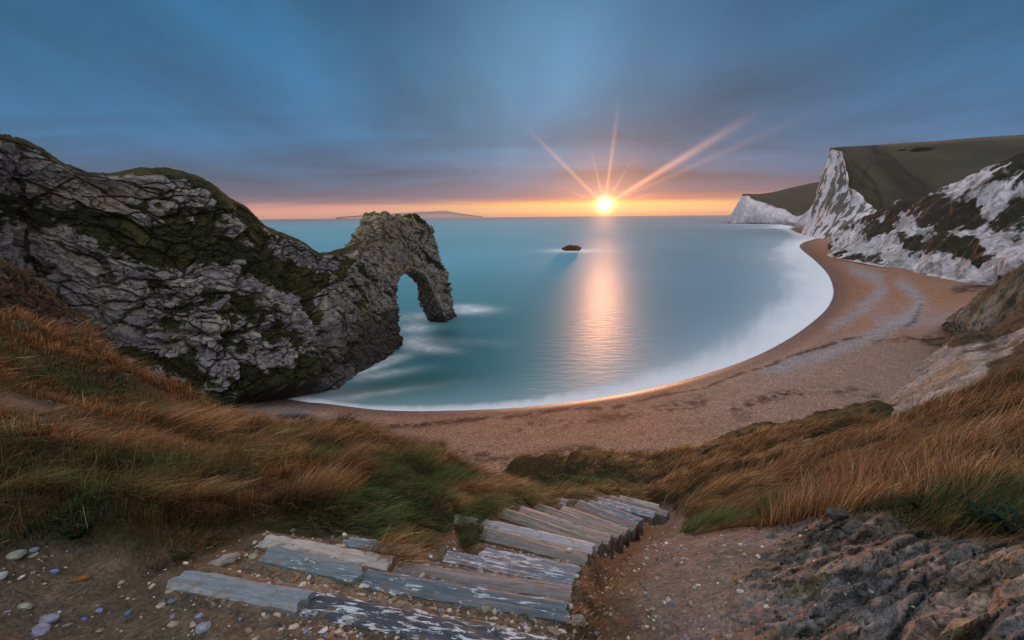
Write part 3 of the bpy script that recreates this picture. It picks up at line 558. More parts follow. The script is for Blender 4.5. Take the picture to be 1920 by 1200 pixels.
# ------------------------------------------------------------------ right hand middle slopes (clay, scree, hummocks)
def c_spur(X, N, U, V):
    c = lerp(np.array(lin('#6b706c')), np.array(lin('#4d524b')), sst(-.3, .4, fbm(X*.25, 4, 61))[:, None]); c = lerp(c, np.array(lin('#33321f')), (sst(-.25, .35, fbm(X*.12, 4, 62)+.5*(V-1.2)))[:, None]*.9)
    return c*(.8+.4*(vnoise(X*2.2, 63)*.5+.5))[:, None]
R6 = [[(1768, 608, 'z4'), (1771, 604, 172), (1775, 600, 175), (1780, 606, 190)], [(1785, 632, 'z4'), (1795, 608, 152), (1808, 575, 160), (1812, 590, 180)],
      [(1805, 660, 'z4'), (1825, 615, 140), (1850, 545, 152), (1855, 570, 175)], [(1840, 680, 'z4'), (1865, 620, 128), (1890, 520, 143), (1895, 550, 170)],
      [(1900, 690, 'z4'), (1915, 620, 118), (1935, 493, 135), (1940, 530, 165)], [(1990, 700, 'z4'), (2010, 610, 105), (2040, 440, 125), (2045, 500, 160)]]
simple_loft('hillside', R6, 260, 200, c_spur, M_scree, lambda X, U, V: (1.6*fbm(X*.12, 5, 64)+.7*np.abs(fbm(X*.5, 3, 65)))*sst(0, .2, V), kind='structure')
def c_clay(X, N, U, V):
    px, py = project(X); c = lerp(np.array(lin('#9a9792')), np.array(lin('#6d6a66')), sst(-.3, .35, fbm(X*.35, 5, 71))[:, None]); c = lerp(c, np.array(lin('#8d7c66')), sst(0, .5, fbm(X*.1, 3, 72))[:, None]*.6)
    g_ = seg(px, py, [(1790, 640), (1850, 632), (1930, 600)], 16)+seg(px, py, [(1870, 700), (1930, 660)], 22)*.9; w = sst(.1, .3, g_-.2+.4*fbm(X*.4, 4, 73)); c = lerp(c, np.array(lin('#2f2a17')), w[:, None]*.93)
    c = lerp(c, np.array(lin('#3a3a1e')), (sst(.25, .4, fbm(X*.3+7, 4, 74)))[:, None]*.7); return c*(.82+.36*(vnoise(X*3., 75)*.5+.5))[:, None]
R7 = [[(1560, 800, 70.), (1566, 806, 62.), (1572, 815, 52.), (1580, 830, 44), (1590, 880, 36)],
      [(1640, 778, 74.), (1650, 780, 66.), (1660, 790, 55.), (1670, 815, 44), (1680, 880, 34)],
      [(1690, 732, 86.), (1698, 735, 76.), (1710, 752, 62.), (1725, 785, 46), (1740, 870, 33)],
      [(1730, 690, 98.), (1742, 692, 87.), (1760, 715, 68.), (1780, 765, 47), (1800, 860, 32)],
      [(1785, 644, 106.), (1795, 640, 98.), (1815, 672, 75.), (1835, 735, 50), (1855, 840, 32)],
      [(1850, 640, 108.), (1862, 630, 98.), (1880, 662, 76.), (1898, 715, 50), (1915, 820, 31)],
      [(1930, 612, 106.), (1940, 598, 96.), (1955, 640, 74.), (1970, 700, 49), (1990, 800, 30)],
      [(2060, 570, 100.), (2070, 555, 92.), (2090, 600, 70.), (2110, 680, 46), (2130, 780, 28)]]
# the upper edge drops behind to the beach
R7 = [[(r0_[0][0], r0_[0][1]+26, r0_[0][2]*1.12)]+r0_ for r0_ in R7]
simple_loft('clay_slope', R7, 320, 260, c_clay, M_scree, lambda X, U, V: (.75*fbm(X*.25, 5, 81)+.55*np.abs(fbm(X*.9, 4, 82))+1.0*seg(*project(X), [(1790, 636), (1850, 628), (1930, 600)], 12))*sst(.3, 1.0, V)*sst(5, 4.3, V),
            kind='structure')
def c_hum(X, N, U, V):
    c = lerp(np.array(lin('#2c2f18')), np.array(lin('#4a3d22')), sst(-.3, .4, fbm(X*.3, 4, 91)+.1)[:, None]); return c*(.6+.8*(vnoise(X*4., 92)*.5+.5))[:, None]
R8 = [[(1330, 850, 62.), (1338, 828, 58.), (1345, 832, 50.), (1350, 860, 35)], [(1380, 835, 62.), (1385, 808, 58.), (1390, 815, 50.), (1395, 860, 35)],
      [(1430, 820, 62.), (1435, 796, 57.), (1440, 806, 49.), (1445, 850, 35)], [(1490, 815, 63.), (1495, 792, 58.), (1500, 803, 50.), (1508, 850, 35)],
      [(1540, 800, 67.), (1543, 778, 62.), (1548, 795, 53.), (1555, 845, 36)], [(1590, 785, 70.), (1593, 764, 65.), (1598, 782, 56.), (1605, 840, 37)],
      [(1640, 775, 73.), (1642, 752, 68.), (1645, 772, 58.), (1650, 835, 38)], [(1680, 775, 75.), (1680, 762, 70.), (1682, 782, 60.), (1690, 835, 38)]]
simple_loft('hummocks', R8, 260, 160, c_hum, M_ground, lambda X, U, V: (.8*fbm(X*.3, 4, 95)+.35*fbm(X*1.5, 4, 96))*sst(.2, 1., V), kind='structure')
def c_dark(X, N, U, V):
    W_ = X+.35*np.stack([fbm(X*1.2, 3, 1), fbm(X*1.2+5, 3, 2), fbm(X*1.2+9, 3, 3)], 1); e_, cid, fp_ = facets(W_*np.array([1.9, 1.9, 3.2]), 7); c = lerp(np.array(lin('#5c5451')), np.array(lin('#2f2926')), cid[:, None]); c = lerp(c, np.array(lin('#12100d')), sst(.22, .04, e_)[:, None]); c = lerp(c, np.array(lin('#211d14')), sst(.0, .3, fbm(X*.5, 4, 6))[:, None]*.8); top_ = sst(1.75, 2.0, V+.1*fbm(X*.5, 3, 9)); c = lerp(c, np.array(lin('#34301c')), top_[:, None]); return c
R9 = [[(-160, 700, 30.), (-140, 590, 33.), (-120, 480, 36.), (-110, 500, 44)], [(-60, 700, 30.), (-50, 590, 33.), (-40, 484, 37.), (-30, 505, 45)], [(0, 690, 30.), (5, 590, 33.), (12, 492, 37.), (20, 515, 45)],
      [(50, 700, 31.), (60, 600, 34.), (68, 528, 38.), (74, 550, 45)], [(105, 720, 33.), (112, 630, 36.), (118, 568, 39.), (124, 590, 46)], [(150, 730, 35.), (158, 650, 37.), (165, 604, 40.), (170, 620, 46)], [(205, 760, 36.), (208, 700, 38.), (212, 668, 41.), (215, 690, 46)]]
simple_loft('hillside', R9, 420, 320, c_dark, M_scree, lambda X, U, V: .5*fbm(X*.4, 4, 97)+.22*facets(X*np.array([1.9, 1.9, 3.2]), 7)[2]+.12*fbm(X*2.5, 3, 98), kind='structure')
# ------------------------------------------------------------------ near ground: height field from control points
planks = [  # name-ish, left px, right px, height below eye, width, style
 ((332, 1082), (571, 1123), 1.63, .115, 'grey'), ((571, 1127), (1040, 1217), 1.66, .135, 'dark'),
 ((497, 1036), (678, 1075), 1.72, .115, 'teal'), ((681, 1082), (1065, 1145), 1.74, .115, 'blue'),
 ((494, 1011), (733, 1052), 1.79, .105, 'pale'), ((742, 1061), (1072, 1109), 1.80, .10, 'mauve'),
 ((650, 1012), (781, 1033), 1.88, .08, 'flake'), ((835, 1040), (1076, 1086), 1.90, .09, 'flake'),
 ((903, 1033), (1087, 1071), 2.00, .10, 'flake2'),
 ((905, 996), (1101, 1045), 2.28, .14, 'plain'), ((852, 970), (893, 980), 2.50, .12, 'pale'), ((903, 980), (1112, 1027), 2.52, .13, 'pale2'),
 ((940, 960), (1125, 1020), 2.95, .17, 'plain'), ((974, 956), (1144, 1010), 3.35, .19, 'pink'), ((1004, 948), (1163, 1003), 3.85, .16, 'pink2'),
 ((1052, 953), (1175, 996), 4.4, .20, 'pink'), ((1050, 939), (1075, 945), 5.0, .22, 'flake2'), ((1082, 942), (1192, 988), 4.95, .24, 'mauve'),
 ((1104, 941), (1201, 977), 5.6, .22, 'flake'), ((1121, 937), (1228, 965), 6.2, .24, 'flake2'), ((1143, 933), (1252, 963), 6.9, .24, 'mauve'), ((1163, 932), (1236, 950), 7.7, .22, 'pale')]
ctl = []
def cp_(px, py, d): a, tau = toaz(px, py); ctl.append((a, math.log(d), tau))
for (l, r__, h_, w_, stl) in planks:
    for f_ in (0, .5, 1):
        px = l[0]+(r__[0]-l[0])*f_; py = l[1]+(r__[1]-l[1])*f_; a, tau = toaz(px, py); ctl.append((a, math.log(h_/tau), tau*(h_+(.045 if h_ < 2.1 else .06))/h_))
for px, py, d in [(0, 1200, 2.5), (0, 1100, 2.9), (100, 1150, 2.6), (200, 1050, 2.85), (60, 1000, 3.4), (100, 960, 3.7), (250, 1000, 3.0), (300, 1180, 2.15), (150, 1198, 2.35), (600, 1198, 1.6), (400, 1120, 2.15), (-200, 1100, 3.2), (-200, 1250, 2.4), (-250, 900, 4.6),
                  (400, 980, 3.2), (200, 900, 4.6), (0, 880, 5.0), (400, 910, 4.6), (250, 940, 3.9), (600, 960, 3.4), (600, 900, 4.8), (560, 850, 6.6), (800, 1010, 2.75), (800, 960, 3.6), (750, 900, 5.2), (700, 850, 7.2), (850, 930, 5.0), (950, 935, 6.6), (880, 900, 7.4),
                  (60, 750, 9), (300, 800, 8.6), (100, 820, 6.6), (450, 850, 7.0), (300, 870, 5.8), (150, 690, 12.5), (0, 640, 12.5), (350, 770, 12), (470, 815, 11), (200, 760, 9.5), (-200, 650, 11), (-200, 780, 7),
                  (1300, 1000, 3.3), (1200, 1100, 2.25), (1180, 1190, 1.85), (1250, 1180, 1.85), (1150, 1040, 2.9), (1200, 1010, 3.9), (1230, 980, 5.6), (1400, 1100, 2.1), (1430, 990, 3.0), (1380, 960, 4.4), (1340, 930, 7.5), (1500, 1010, 2.75), (1600, 1000, 2.5), (1600, 1150, 1.8), (1500, 1190, 1.75), (1350, 1190, 1.75),
                  (1800, 1180, 1.6), (1750, 1080, 1.9), (1900, 1100, 1.75), (1900, 1190, 1.5), (1900, 1010, 2.1), (1760, 1000, 2.25), (1560, 960, 3.0), (1500, 930, 4.0), (1750, 940, 2.9), (1900, 930, 2.8), (1600, 900, 4.4), (1700, 850, 5.5), (1900, 850, 4.5), (1850, 780, 6.8), (1500, 880, 7.2), (1430, 890, 9), (1340, 880, 13), (1600, 830, 9.5), (1250, 905, 14), (1180, 900, 17), (1130, 905, 16), (1050, 905, 15), (1000, 905, 15), (1050, 885, 21), (1180, 870, 24), (1080, 925, 11.5),
                  (1300, 940, 9.5), (1260, 925, 11.), (2100, 1100, 1.8), (2100, 900, 3.6), (2100, 760, 6.5)]: cp_(px, py, d)
crest = [(-350, 560, 14), (-180, 560, 15), (0, 592, 16), (110, 625, 16.5), (200, 667, 17), (300, 718, 16.5), (400, 771, 16), (460, 800, 15), (520, 817, 13), (575, 820, 10.5), (640, 806, 9), (710, 818, 9.2), (780, 845, 9.8), (860, 876, 10), (930, 900, 10), (985, 930, 10),
         (1020, 870, 32), (970, 870, 34), (1110, 860, 32), (1190, 853, 30), (1260, 850, 26), (1340, 846, 22), (1400, 838, 19), (1480, 826, 16), (1560, 817, 14), (1640, 806, 12), (1720, 790, 11.5), (1800, 762, 11), (1870, 740, 10.5), (1930, 722, 10.5), (2080, 690, 10), (2250, 690, 10)]
for px, py, d in crest:
    a, tau = toaz(px, py); ctl.append((a, math.log(d), tau))
    for k, dt in ((1.25, .05), (1.7, .15), (2.6, .27)):
        if d*k < 75: ctl.append((a, math.log(d*k), tau+dt))
for a_ in range(-64, 66, 12): ctl.append((a_, math.log(.7), 2.30)); ctl.append((a_, math.log(75), .66 if abs(a_) < 50 else .6))
for px, py, d in ((1900, 1400, 1.1), (1500, 1400, 1.25), (100, 1400, 1.75)): cp_(px, py, d)
ctl = np.array(ctl); KX = np.array([1/16., 1.5])
def feat(a, l): return np.stack([a*KX[0], l*KX[1]], 1)
Pc = feat(ctl[:, 0], ctl[:, 1])
def phi(r2): return .5*r2*np.log(r2+1e-9)
r2 = ((Pc[:, None]-Pc[None])**2).sum(2); A = phi(r2)+np.eye(len(Pc))*1.5e-3; Q = np.concatenate([np.ones((len(Pc), 1)), Pc], 1)
Mx = np.block([[A, Q], [Q.T, np.zeros((3, 3))]]); sol = np.linalg.solve(Mx, np.concatenate([ctl[:, 2], np.zeros(3)]))
def tau_at(a, l):
    F_ = feat(a, l); out = np.zeros(len(a))
    for i in range(0, len(a), 40000):
        f_ = F_[i:i+40000]; out[i:i+40000] = phi(((f_[:, None]-Pc[None])**2).sum(2))@sol[:len(Pc)]+sol[-3]+f_@sol[-2:]
    return out
NA, NR = 760, 620; a_lin = np.linspace(-66, 66, NA); l_lin = np.linspace(math.log(.75), math.log(70), NR)
AA, LL = np.meshgrid(a_lin, l_lin, indexing='ij'); ta = tau_at(AA.ravel(), LL.ravel()); rr = np.exp(LL.ravel()); ar = np.radians(AA.ravel())
gx, gy = rr*np.sin(ar), rr*np.cos(ar); gz = H-ta*rr; G0 = P3(gx, gy, gz); gpx, gpy = project(G0)
# where grass gives way to bare earth / rock
gl = np.array([(-400, 1060), (-200, 1050), (0, 1035), (90, 1005), (170, 1020), (260, 1055), (340, 1045), (420, 1005), (470, 985), (540, 990), (620, 1002), (690, 1012), (770, 1036), (870, 1034), (905, 1005), (850, 968), (935, 955), (1045, 934), (1150, 925), (1262, 952), (1300, 985), (1400, 978), (1470, 975), (1520, 962), (1600, 968), (1740, 1000), (1850, 1015), (1960, 1000), (2300, 1000)], float)
gl_s = gl[np.argsort(gl[:, 0])]
pxn = G0*np.array([1., 1., 1.])
nz1 = fbm(pxn*1.6, 4, 201); scl = FPX/np.maximum(rr, .8)
ybare = np.interp(gpx, gl_s[:, 0], gl_s[:, 1])+6*sst(480, 330, gpx)+8*sst(900, 800, gpx); bare = sst(-.05, .12, (gpy-ybare)/scl+.16*nz1)
def blob(px, py, rx, ry): return np.exp(-(((gpx-px)/rx)**2+((gpy-py)/ry)**2)**1.3)
front = ((rr < 14) | (gpx > 990))
dirt = np.clip(blob(20, 750, 110, 34)+blob(190, 810, 90, 18)*.6+blob(120, 785, 110, 22)*.6, 0, 1)*(nz1*.6+.9)*(rr < 20)
rocky = bare*sst(1330, 1540, gpx+60*nz1+.35*(gpy-1100))
# displacement
moundn = fbm(P3(gx*1.1+.4*gy, gy*.9, 0*gx), 3, 210); lump = fbm(G0*.45, 3, 215)
ramp_r = sst(1.5, 5, rr); grassy = (1-bare)*(1-np.clip(dirt, 0, 1))
tf = np.where(rr < 8, worley(P3(gx*2.3, gy*2.3, 0*gx+.5), 700)[0], worley(P3(gx*.95, gy*.95, 0*gx+.5), 703)[0]*1.)
gz = gz+grassy*(.62-tf)*np.where(rr < 8, .15*sst(1.8, 3.2, rr), .34)
gz = gz+grassy*(.17*moundn*sst(2, 3.6, rr)+.18*lump*ramp_r+.05*fbm(P3(gx*3.2, gy*2.6, 0*gx), 2, 212)*sst(2, 3.5, rr))*np.minimum(1+rr*.06, 2.2)+(.006*fbm(G0*9, 3, 220)+.020*np.abs(fbm(G0*5.5, 4, 221))*sst(-.1, .2, fbm(G0*1.1, 3, 222)))*bare*(1-.8*seg(gpx, gpy, [(340, 1080), (700, 1090), (1000, 1090), (1060, 1000), (1150, 960)], 60))
drop = seg(gpx, gpy, [(1122, 1075), (1140, 1045), (1170, 1012), (1205, 990), (1240, 975)], 20)*sst(1095, 1125, gpx); gz = gz-.20*drop
GQ = G0@np.array([[.8, .5, -.3], [-.6, .8, .2], [.3, -.2, .95]])
we, wc, wp_ = facets(GQ*np.array([2.6, 5.2, 5.])+1.1*np.stack([nz1, fbm(pxn*1.6+5, 4, 202), fbm(pxn*1.6+9, 4, 203)], 1), 230); ve, vc, vp_ = facets(GQ*np.array([9., 15., 14.])+.8*nz1[:, None], 233)
rk_d = (wc-.45)*.03+wp_*.03+(vc-.5)*.02+vp_*.035+.20*fbm(G0*1.5, 6, 235)+.16*(.3-np.abs(fbm(GQ*np.array([1.7, 2.2, 2.]), 5, 236)))+.05*fbm(G0*11, 4, 237)-.012*sst(.14, .03, we)
gz = gz+rocky*rk_d*1.0
for (l_, r_2, h_, w_, stl) in planks:
    A2, B2 = pt(*l_, 'z%f' % (H-h_))[:2], pt(*r_2, 'z%f' % (H-h_))[:2]; ab = B2-A2; Q2 = np.stack([gx, gy], 1); tt_ = np.clip(((Q2-A2)@ab)/(ab@ab), -.03, 1.0); dd_ = np.linalg.norm(Q2-A2-tt_[:, None]*ab, axis=1)
    rgt = ((Q2-A2)@ab)/(ab@ab) > 1.0; wgt = sst(w_/2+.11, w_/2+.01, dd_)*np.where(rgt & (h_ > 1.85), 0., .94); gz = lerp(gz, H-h_-(.012 if h_ < 2.1 else .035)+.006*nz1, wgt)
# push the rock face outward too, so it is not a pure height field
dirx, diry = -np.sin(ar), -np.cos(ar); outw = rocky*(rk_d*.8); gx2, gy2 = gx+dirx*outw, gy+diry*outw
cs = np.array(lin('#524a3c')); cs2 = np.array(lin('#665848')); cs3 = np.array(lin('#40382c')); cg_d = np.array(lin('#2a2614')); cg_g = np.array(lin('#29321a'))
sc = lerp(cs, cs2, sst(-.4, .4, fbm(G0*1.3, 4, 240))[:, None]); sc = lerp(sc, cs3, sst(0, .5, fbm(G0*2.7+4, 4, 242))[:, None]*.7); sc = lerp(sc, np.array(lin('#8a8f98')), (blob(1500, 1150, 200, 60)*.3)[:, None])
rc = lerp(np.array(lin('#74787a')), np.array(lin('#8a786a')), sst(.3, .7, .5*wc+.5*(fbm(G0*1.1, 4, 248)+.5))[:, None]); rc = lerp(rc, np.array(lin('#94866a')), sst(.1, .5, fbm(G0*1.9+7, 4, 243))[:, None]*.7); rc = lerp(rc, np.array(lin('#4b4f4a')), sst(.0, .5, fbm(G0*2.4+17, 4, 244))[:, None]*.8)
rc = lerp(rc, np.array(lin('#7e7a40')), (sst(.30, .5, fbm(G0*3.1+27, 4, 245))*.5)[:, None])*(.75+.5*vc)[:, None]; rc = lerp(rc, rc*.35, (sst(.14, .03, we)*.55*sst(-.2, .3, fbm(G0*2., 3, 239)))[:, None]); rc = rc*(1+.35*fbm(G0*14, 3, 246))[:, None]*(1.0)
sc = lerp(sc, np.array(lin('#7e6c58')), (seg(gpx, gpy, [(520, 1090), (760, 1120), (1000, 1120), (1020, 1050)], 62)*.75)[:, None])
lil = sst(1150, 1260, gpx+50*nz1); sc = lerp(sc, lerp(np.array(lin('#6f6663')), np.array(lin('#5b605a')), sst(-.2, .3, fbm(G0*1.8, 4, 261))[:, None]), (lil*.85)[:, None])
sc = lerp(sc, np.array(lin('#8a706a')), (lil*sst(.1, .4, fbm(G0*2.2+3, 3, 262))*.6)[:, None])
trench = np.clip(seg(gpx, gpy, [(1080, 1200), (1120, 1090), (1150, 1040), (1220, 970)], 45)*(bare), 0, 1); sc = lerp(sc, np.array(lin('#40311f')), trench[:, None]*.75)
gc = lerp(sc, rc, rocky[:, None]); gras = lerp(cg_d, cg_g, sst(-.3, .3, fbm(G0*.8, 3, 250))[:, None]); gras = lerp(gras, np.array(lin('#4d3a20')), sst(14, 30, rr)[:, None]*.5)
gc = lerp(gras, gc, np.clip(bare+dirt*.9, 0, 1)[:, None])
o = mk('ground', P3(gx2, gy2, gz), gridfaces(NA, NR), M_ground, gc, {'rocky': rocky}); tag(o, kind='structure')
GZ = gz.reshape(NA, NR); GB = np.clip(bare+dirt*.75, 0, 1).reshape(NA, NR); GR = rocky.reshape(NA, NR); GX2 = gx2.reshape(NA, NR); GY2 = gy2.reshape(NA, NR); GT = trench.reshape(NA, NR)
def samp(F_, a, l):
    u = np.clip((a+66)/132*(NA-1), 0, NA-1.001); v = np.clip((l-l_lin[0])/(l_lin[-1]-l_lin[0])*(NR-1), 0, NR-1.001); i = u.astype(int); j = v.astype(int); fu, fv = u-i, v-j
    return F_[i, j]*(1-fu)*(1-fv)+F_[i+1, j]*fu*(1-fv)+F_[i, j+1]*(1-fu)*fv+F_[i+1, j+1]*fu*fv
# ------------------------------------------------------------------ wooden steps
def plank_mat(name, base, base2, paint, amount, seed):
    m = bpy.data.materials.new(name); m.use_nodes = True; t = NT(m.node_tree); tc = t.n('ShaderNodeTexCoord').outputs['Object']
    mp = t.n('ShaderNodeMapping', {'vector_type': 'POINT'}, Vector=tc, Location=(seed, seed*.7, 0), Scale=(1., 7., 7.)).outputs[0]
    g1 = t.noise(mp, 5., 6, .65, .4); g2 = t.noise(mp, 22., 5, .7); blot = t.noise(tc, 6., 4, .6)
    col = t.mix(t.maprange(g1, .35, .65), base, base2); f = t.maprange(g2, .3, .7, .72, 1.22, False); col = t.mix(1., col, t.n('ShaderNodeCombineColor', i0=f, i1=f, i2=f).outputs[0], 'MULTIPLY')
    mpp = t.n('ShaderNodeMapping', {'vector_type': 'POINT'}, Vector=tc, Location=(seed*1.3, seed, 0), Scale=(2.2, 11., 11.)).outputs[0]
    pn = t.math('ADD', t.math('MULTIPLY', t.noise(mpp, 4., 6, .7, .6), .75), t.math('MULTIPLY', blot, .25)); th = .64-.14*amount
    pm = t.maprange(pn, th, th+.025); col = t.mix(t.math('MULTIPLY', pm, .9 if amount > 0 else 0.), col, paint)
    dirt_ = t.maprange(t.noise(tc, 11., 6, .7), .52, .66, 0., .75); col = t.mix(dirt_, col, lin('#6b5d4c'))
    hh = t.math('ADD', t.math('MULTIPLY', g1, 1.), t.math('MULTIPLY', pm, .15)); b = t.n('ShaderNodeBump', Strength=.8, Distance=.008, Height=hh)
    p = t.n('ShaderNodeBsdfPrincipled', Base_Color=col, Roughness=.7, Normal=b.outputs[0]); t.n('ShaderNodeOutputMaterial', Surface=p.outputs[0]); return m
PM = {'grey': ('#7c858c', '#6c767f', '#a4acb4', .1), 'dark': ('#3c434e', '#2f3844', '#c2ccd6', .85), 'teal': ('#6c7f88', '#566870', '#b9c6cc', .5), 'blue': ('#5c6a74', '#49565f', '#c0cad0', .6),
      'pale': ('#aba9a4', '#96958f', '#c0c0bc', .0), 'mauve': ('#7f7b7c', '#696668', '#b4b4b8', .4), 'flake': ('#757d88', '#5f6670', '#bcc4ce', .75), 'flake2': ('#7b838e', '#666d78', '#bec6d2', .8),
      'plain': ('#807e78', '#6c6a66', '#9a9a98', .1), 'pale2': ('#a7a8ae', '#95979e', '#c0c2c8', .2), 'pink': ('#958b88', '#807775', '#aaa6a8', .2), 'pink2': ('#8c827c', '#766d68', '#a6a2a4', .1)}
plab = ['pale grey weathered board, nearest on the left of the wooden steps', 'dark board with peeling white paint, nearest of the wooden steps at the bottom',
        'short teal painted board left in the second row of steps', 'long blue-grey board with white flakes in the second row of steps',
        'smooth beige-white board at the left of the third row of steps', 'mauve-grey board at the right of the third row of steps',
        'pale board half buried in gravel behind the beige-white board', 'blue flaking board with moss at its right end, fourth up on the right',
        'blue-white flaking board with rounded right end in front of the tall mossy step', 'grey mossy board carrying a white pebble near its right end',
        'short pale stub of board in the grass left of the long white board', 'long pale white board sloping over the tall step, with a dark bolt hole',
        'grey split board right behind the long white board', 'broad pinkish grey board with a square dark end over the drop', 'narrow pinkish board just behind the square-ended board',
        'pink-tinged board in the middle of the far steps', 'short blue stub of board at the left edge of the far steps', 'wide mauve board with long cracks in the far steps',
        'blue-white flaking board behind the wide cracked one in the far steps', 'short bluish board near the far end of the steps', 'long grey board third from the far end reaching farthest right', 'pale last board at the very far end of the steps']
for i, ((l, r__, h_, w_, stl), lb) in enumerate(zip(planks, plab)):
    pl, pr = pt(*l, 'z%f' % (H-h_)), pt(*r__, 'z%f' % (H-h_)); ax = pr-pl; Ln = np.linalg.norm(ax); ax /= Ln; sd_ = np.array([ax[1], -ax[0], 0])
    nx, ny, nzz = 90, 12, 7; thick = .16 if h_ < 2.2 else .32
    # closed loop cross-section swept along x
    sec = []
    for k in range(ny): sec.append((-w_/2+w_*k/(ny-1), 0.))
    for k in range(1, nzz): sec.append((w_/2, -thick*k/(nzz-1)))
    for k in range(1, ny): sec.append((w_/2-w_*k/(ny-1), -thick))
    for k in range(1, nzz-1): sec.append((-w_/2, -thick+thick*k/(nzz-1)))
    sec = np.array(sec); ns = len(sec); xs = np.linspace(0, Ln, nx); Pm = np.zeros((nx, ns, 3)); Pm[:, :, 0] = xs[:, None]; Pm[:, :, 1] = sec[None, :, 0]; Pm[:, :, 2] = sec[None, :, 1]
    q = Pm.reshape(-1, 3); key = q+np.array([i*13.1, 0, 0]); edge = sst(.0, w_*.5, w_/2-np.abs(q[:, 1]))
    q = q.copy(); q[:, 1] *= 1+.025*fbm(key*np.array([3, .5, .5]), 3, 400+i)+.04*fbm(key*np.array([22, 6, 6]), 2, 430); q[:, 2] += .006*fbm(key*np.array([2, 30, 3]), 3, 410+i)*(q[:, 2] > -.001)-.008*sst(.3, 0, edge)*(q[:, 2] > -.001)*(1+.6*vnoise(key*20, 4))
    q[:, 2] += .006*fbm(key*np.array([1.5, .1, .1]), 2, 420+i)
    # ragged, slightly skewed ends
    endn = .012*fbm(np.stack([q[:, 1]*40, q[:, 2]*10, 0*q[:, 0]+i], 1), 3, 440); wl = sst(.08, 0, q[:, 0]); wr = sst(.08, 0, Ln-q[:, 0]); q[:, 0] += (endn+.016*vnoise(np.array([[i*3.3, 1, 1]]), 5)[0]*np.sign(q[:, 1]))*(wl+wr)
    if stl in ('teal', 'flake2'): q[:, 0] -= wr*(np.abs(q[:, 1])/(w_/2))**2*.035
    ii = np.arange(nx*ns).reshape(nx, ns); fc = np.stack([ii[:-1], ii[1:], np.roll(ii, -1, 1)[1:], np.roll(ii, -1, 1)[:-1]], 2).reshape(-1, 4)
    # end caps as quad strips across the section
    top_i = list(range(ny)); bot_i = [(ny-1+nzz-1)+k for k in range(ny)][::-1]; caps = []
    for e_ in (0, nx-1):
        for k in range(ny-1): qd = [ii[e_, top_i[k]], ii[e_, top_i[k+1]], ii[e_, bot_i[k+1]], ii[e_, bot_i[k]]]; caps.append(qd if e_ else qd[::-1])
    fc = np.concatenate([fc, np.array(caps)])
    a_, b_, pc, am = PM[stl]; mt = plank_mat('weathered_wood', lin(a_), lin(b_), lin(pc), am, i*2.7)
    o = mk('step_board', q, fc, mt, smooth=False); o.matrix_world = Matrix(((ax[0], sd_[0]*-1, 0, pl[0]), (ax[1], sd_[1]*-1, 0, pl[1]), (ax[2], 0, 1, pl[2]), (0, 0, 0, 1)))
    tag(o, lb, 'wooden step', 'weathered boards of the stepped path')
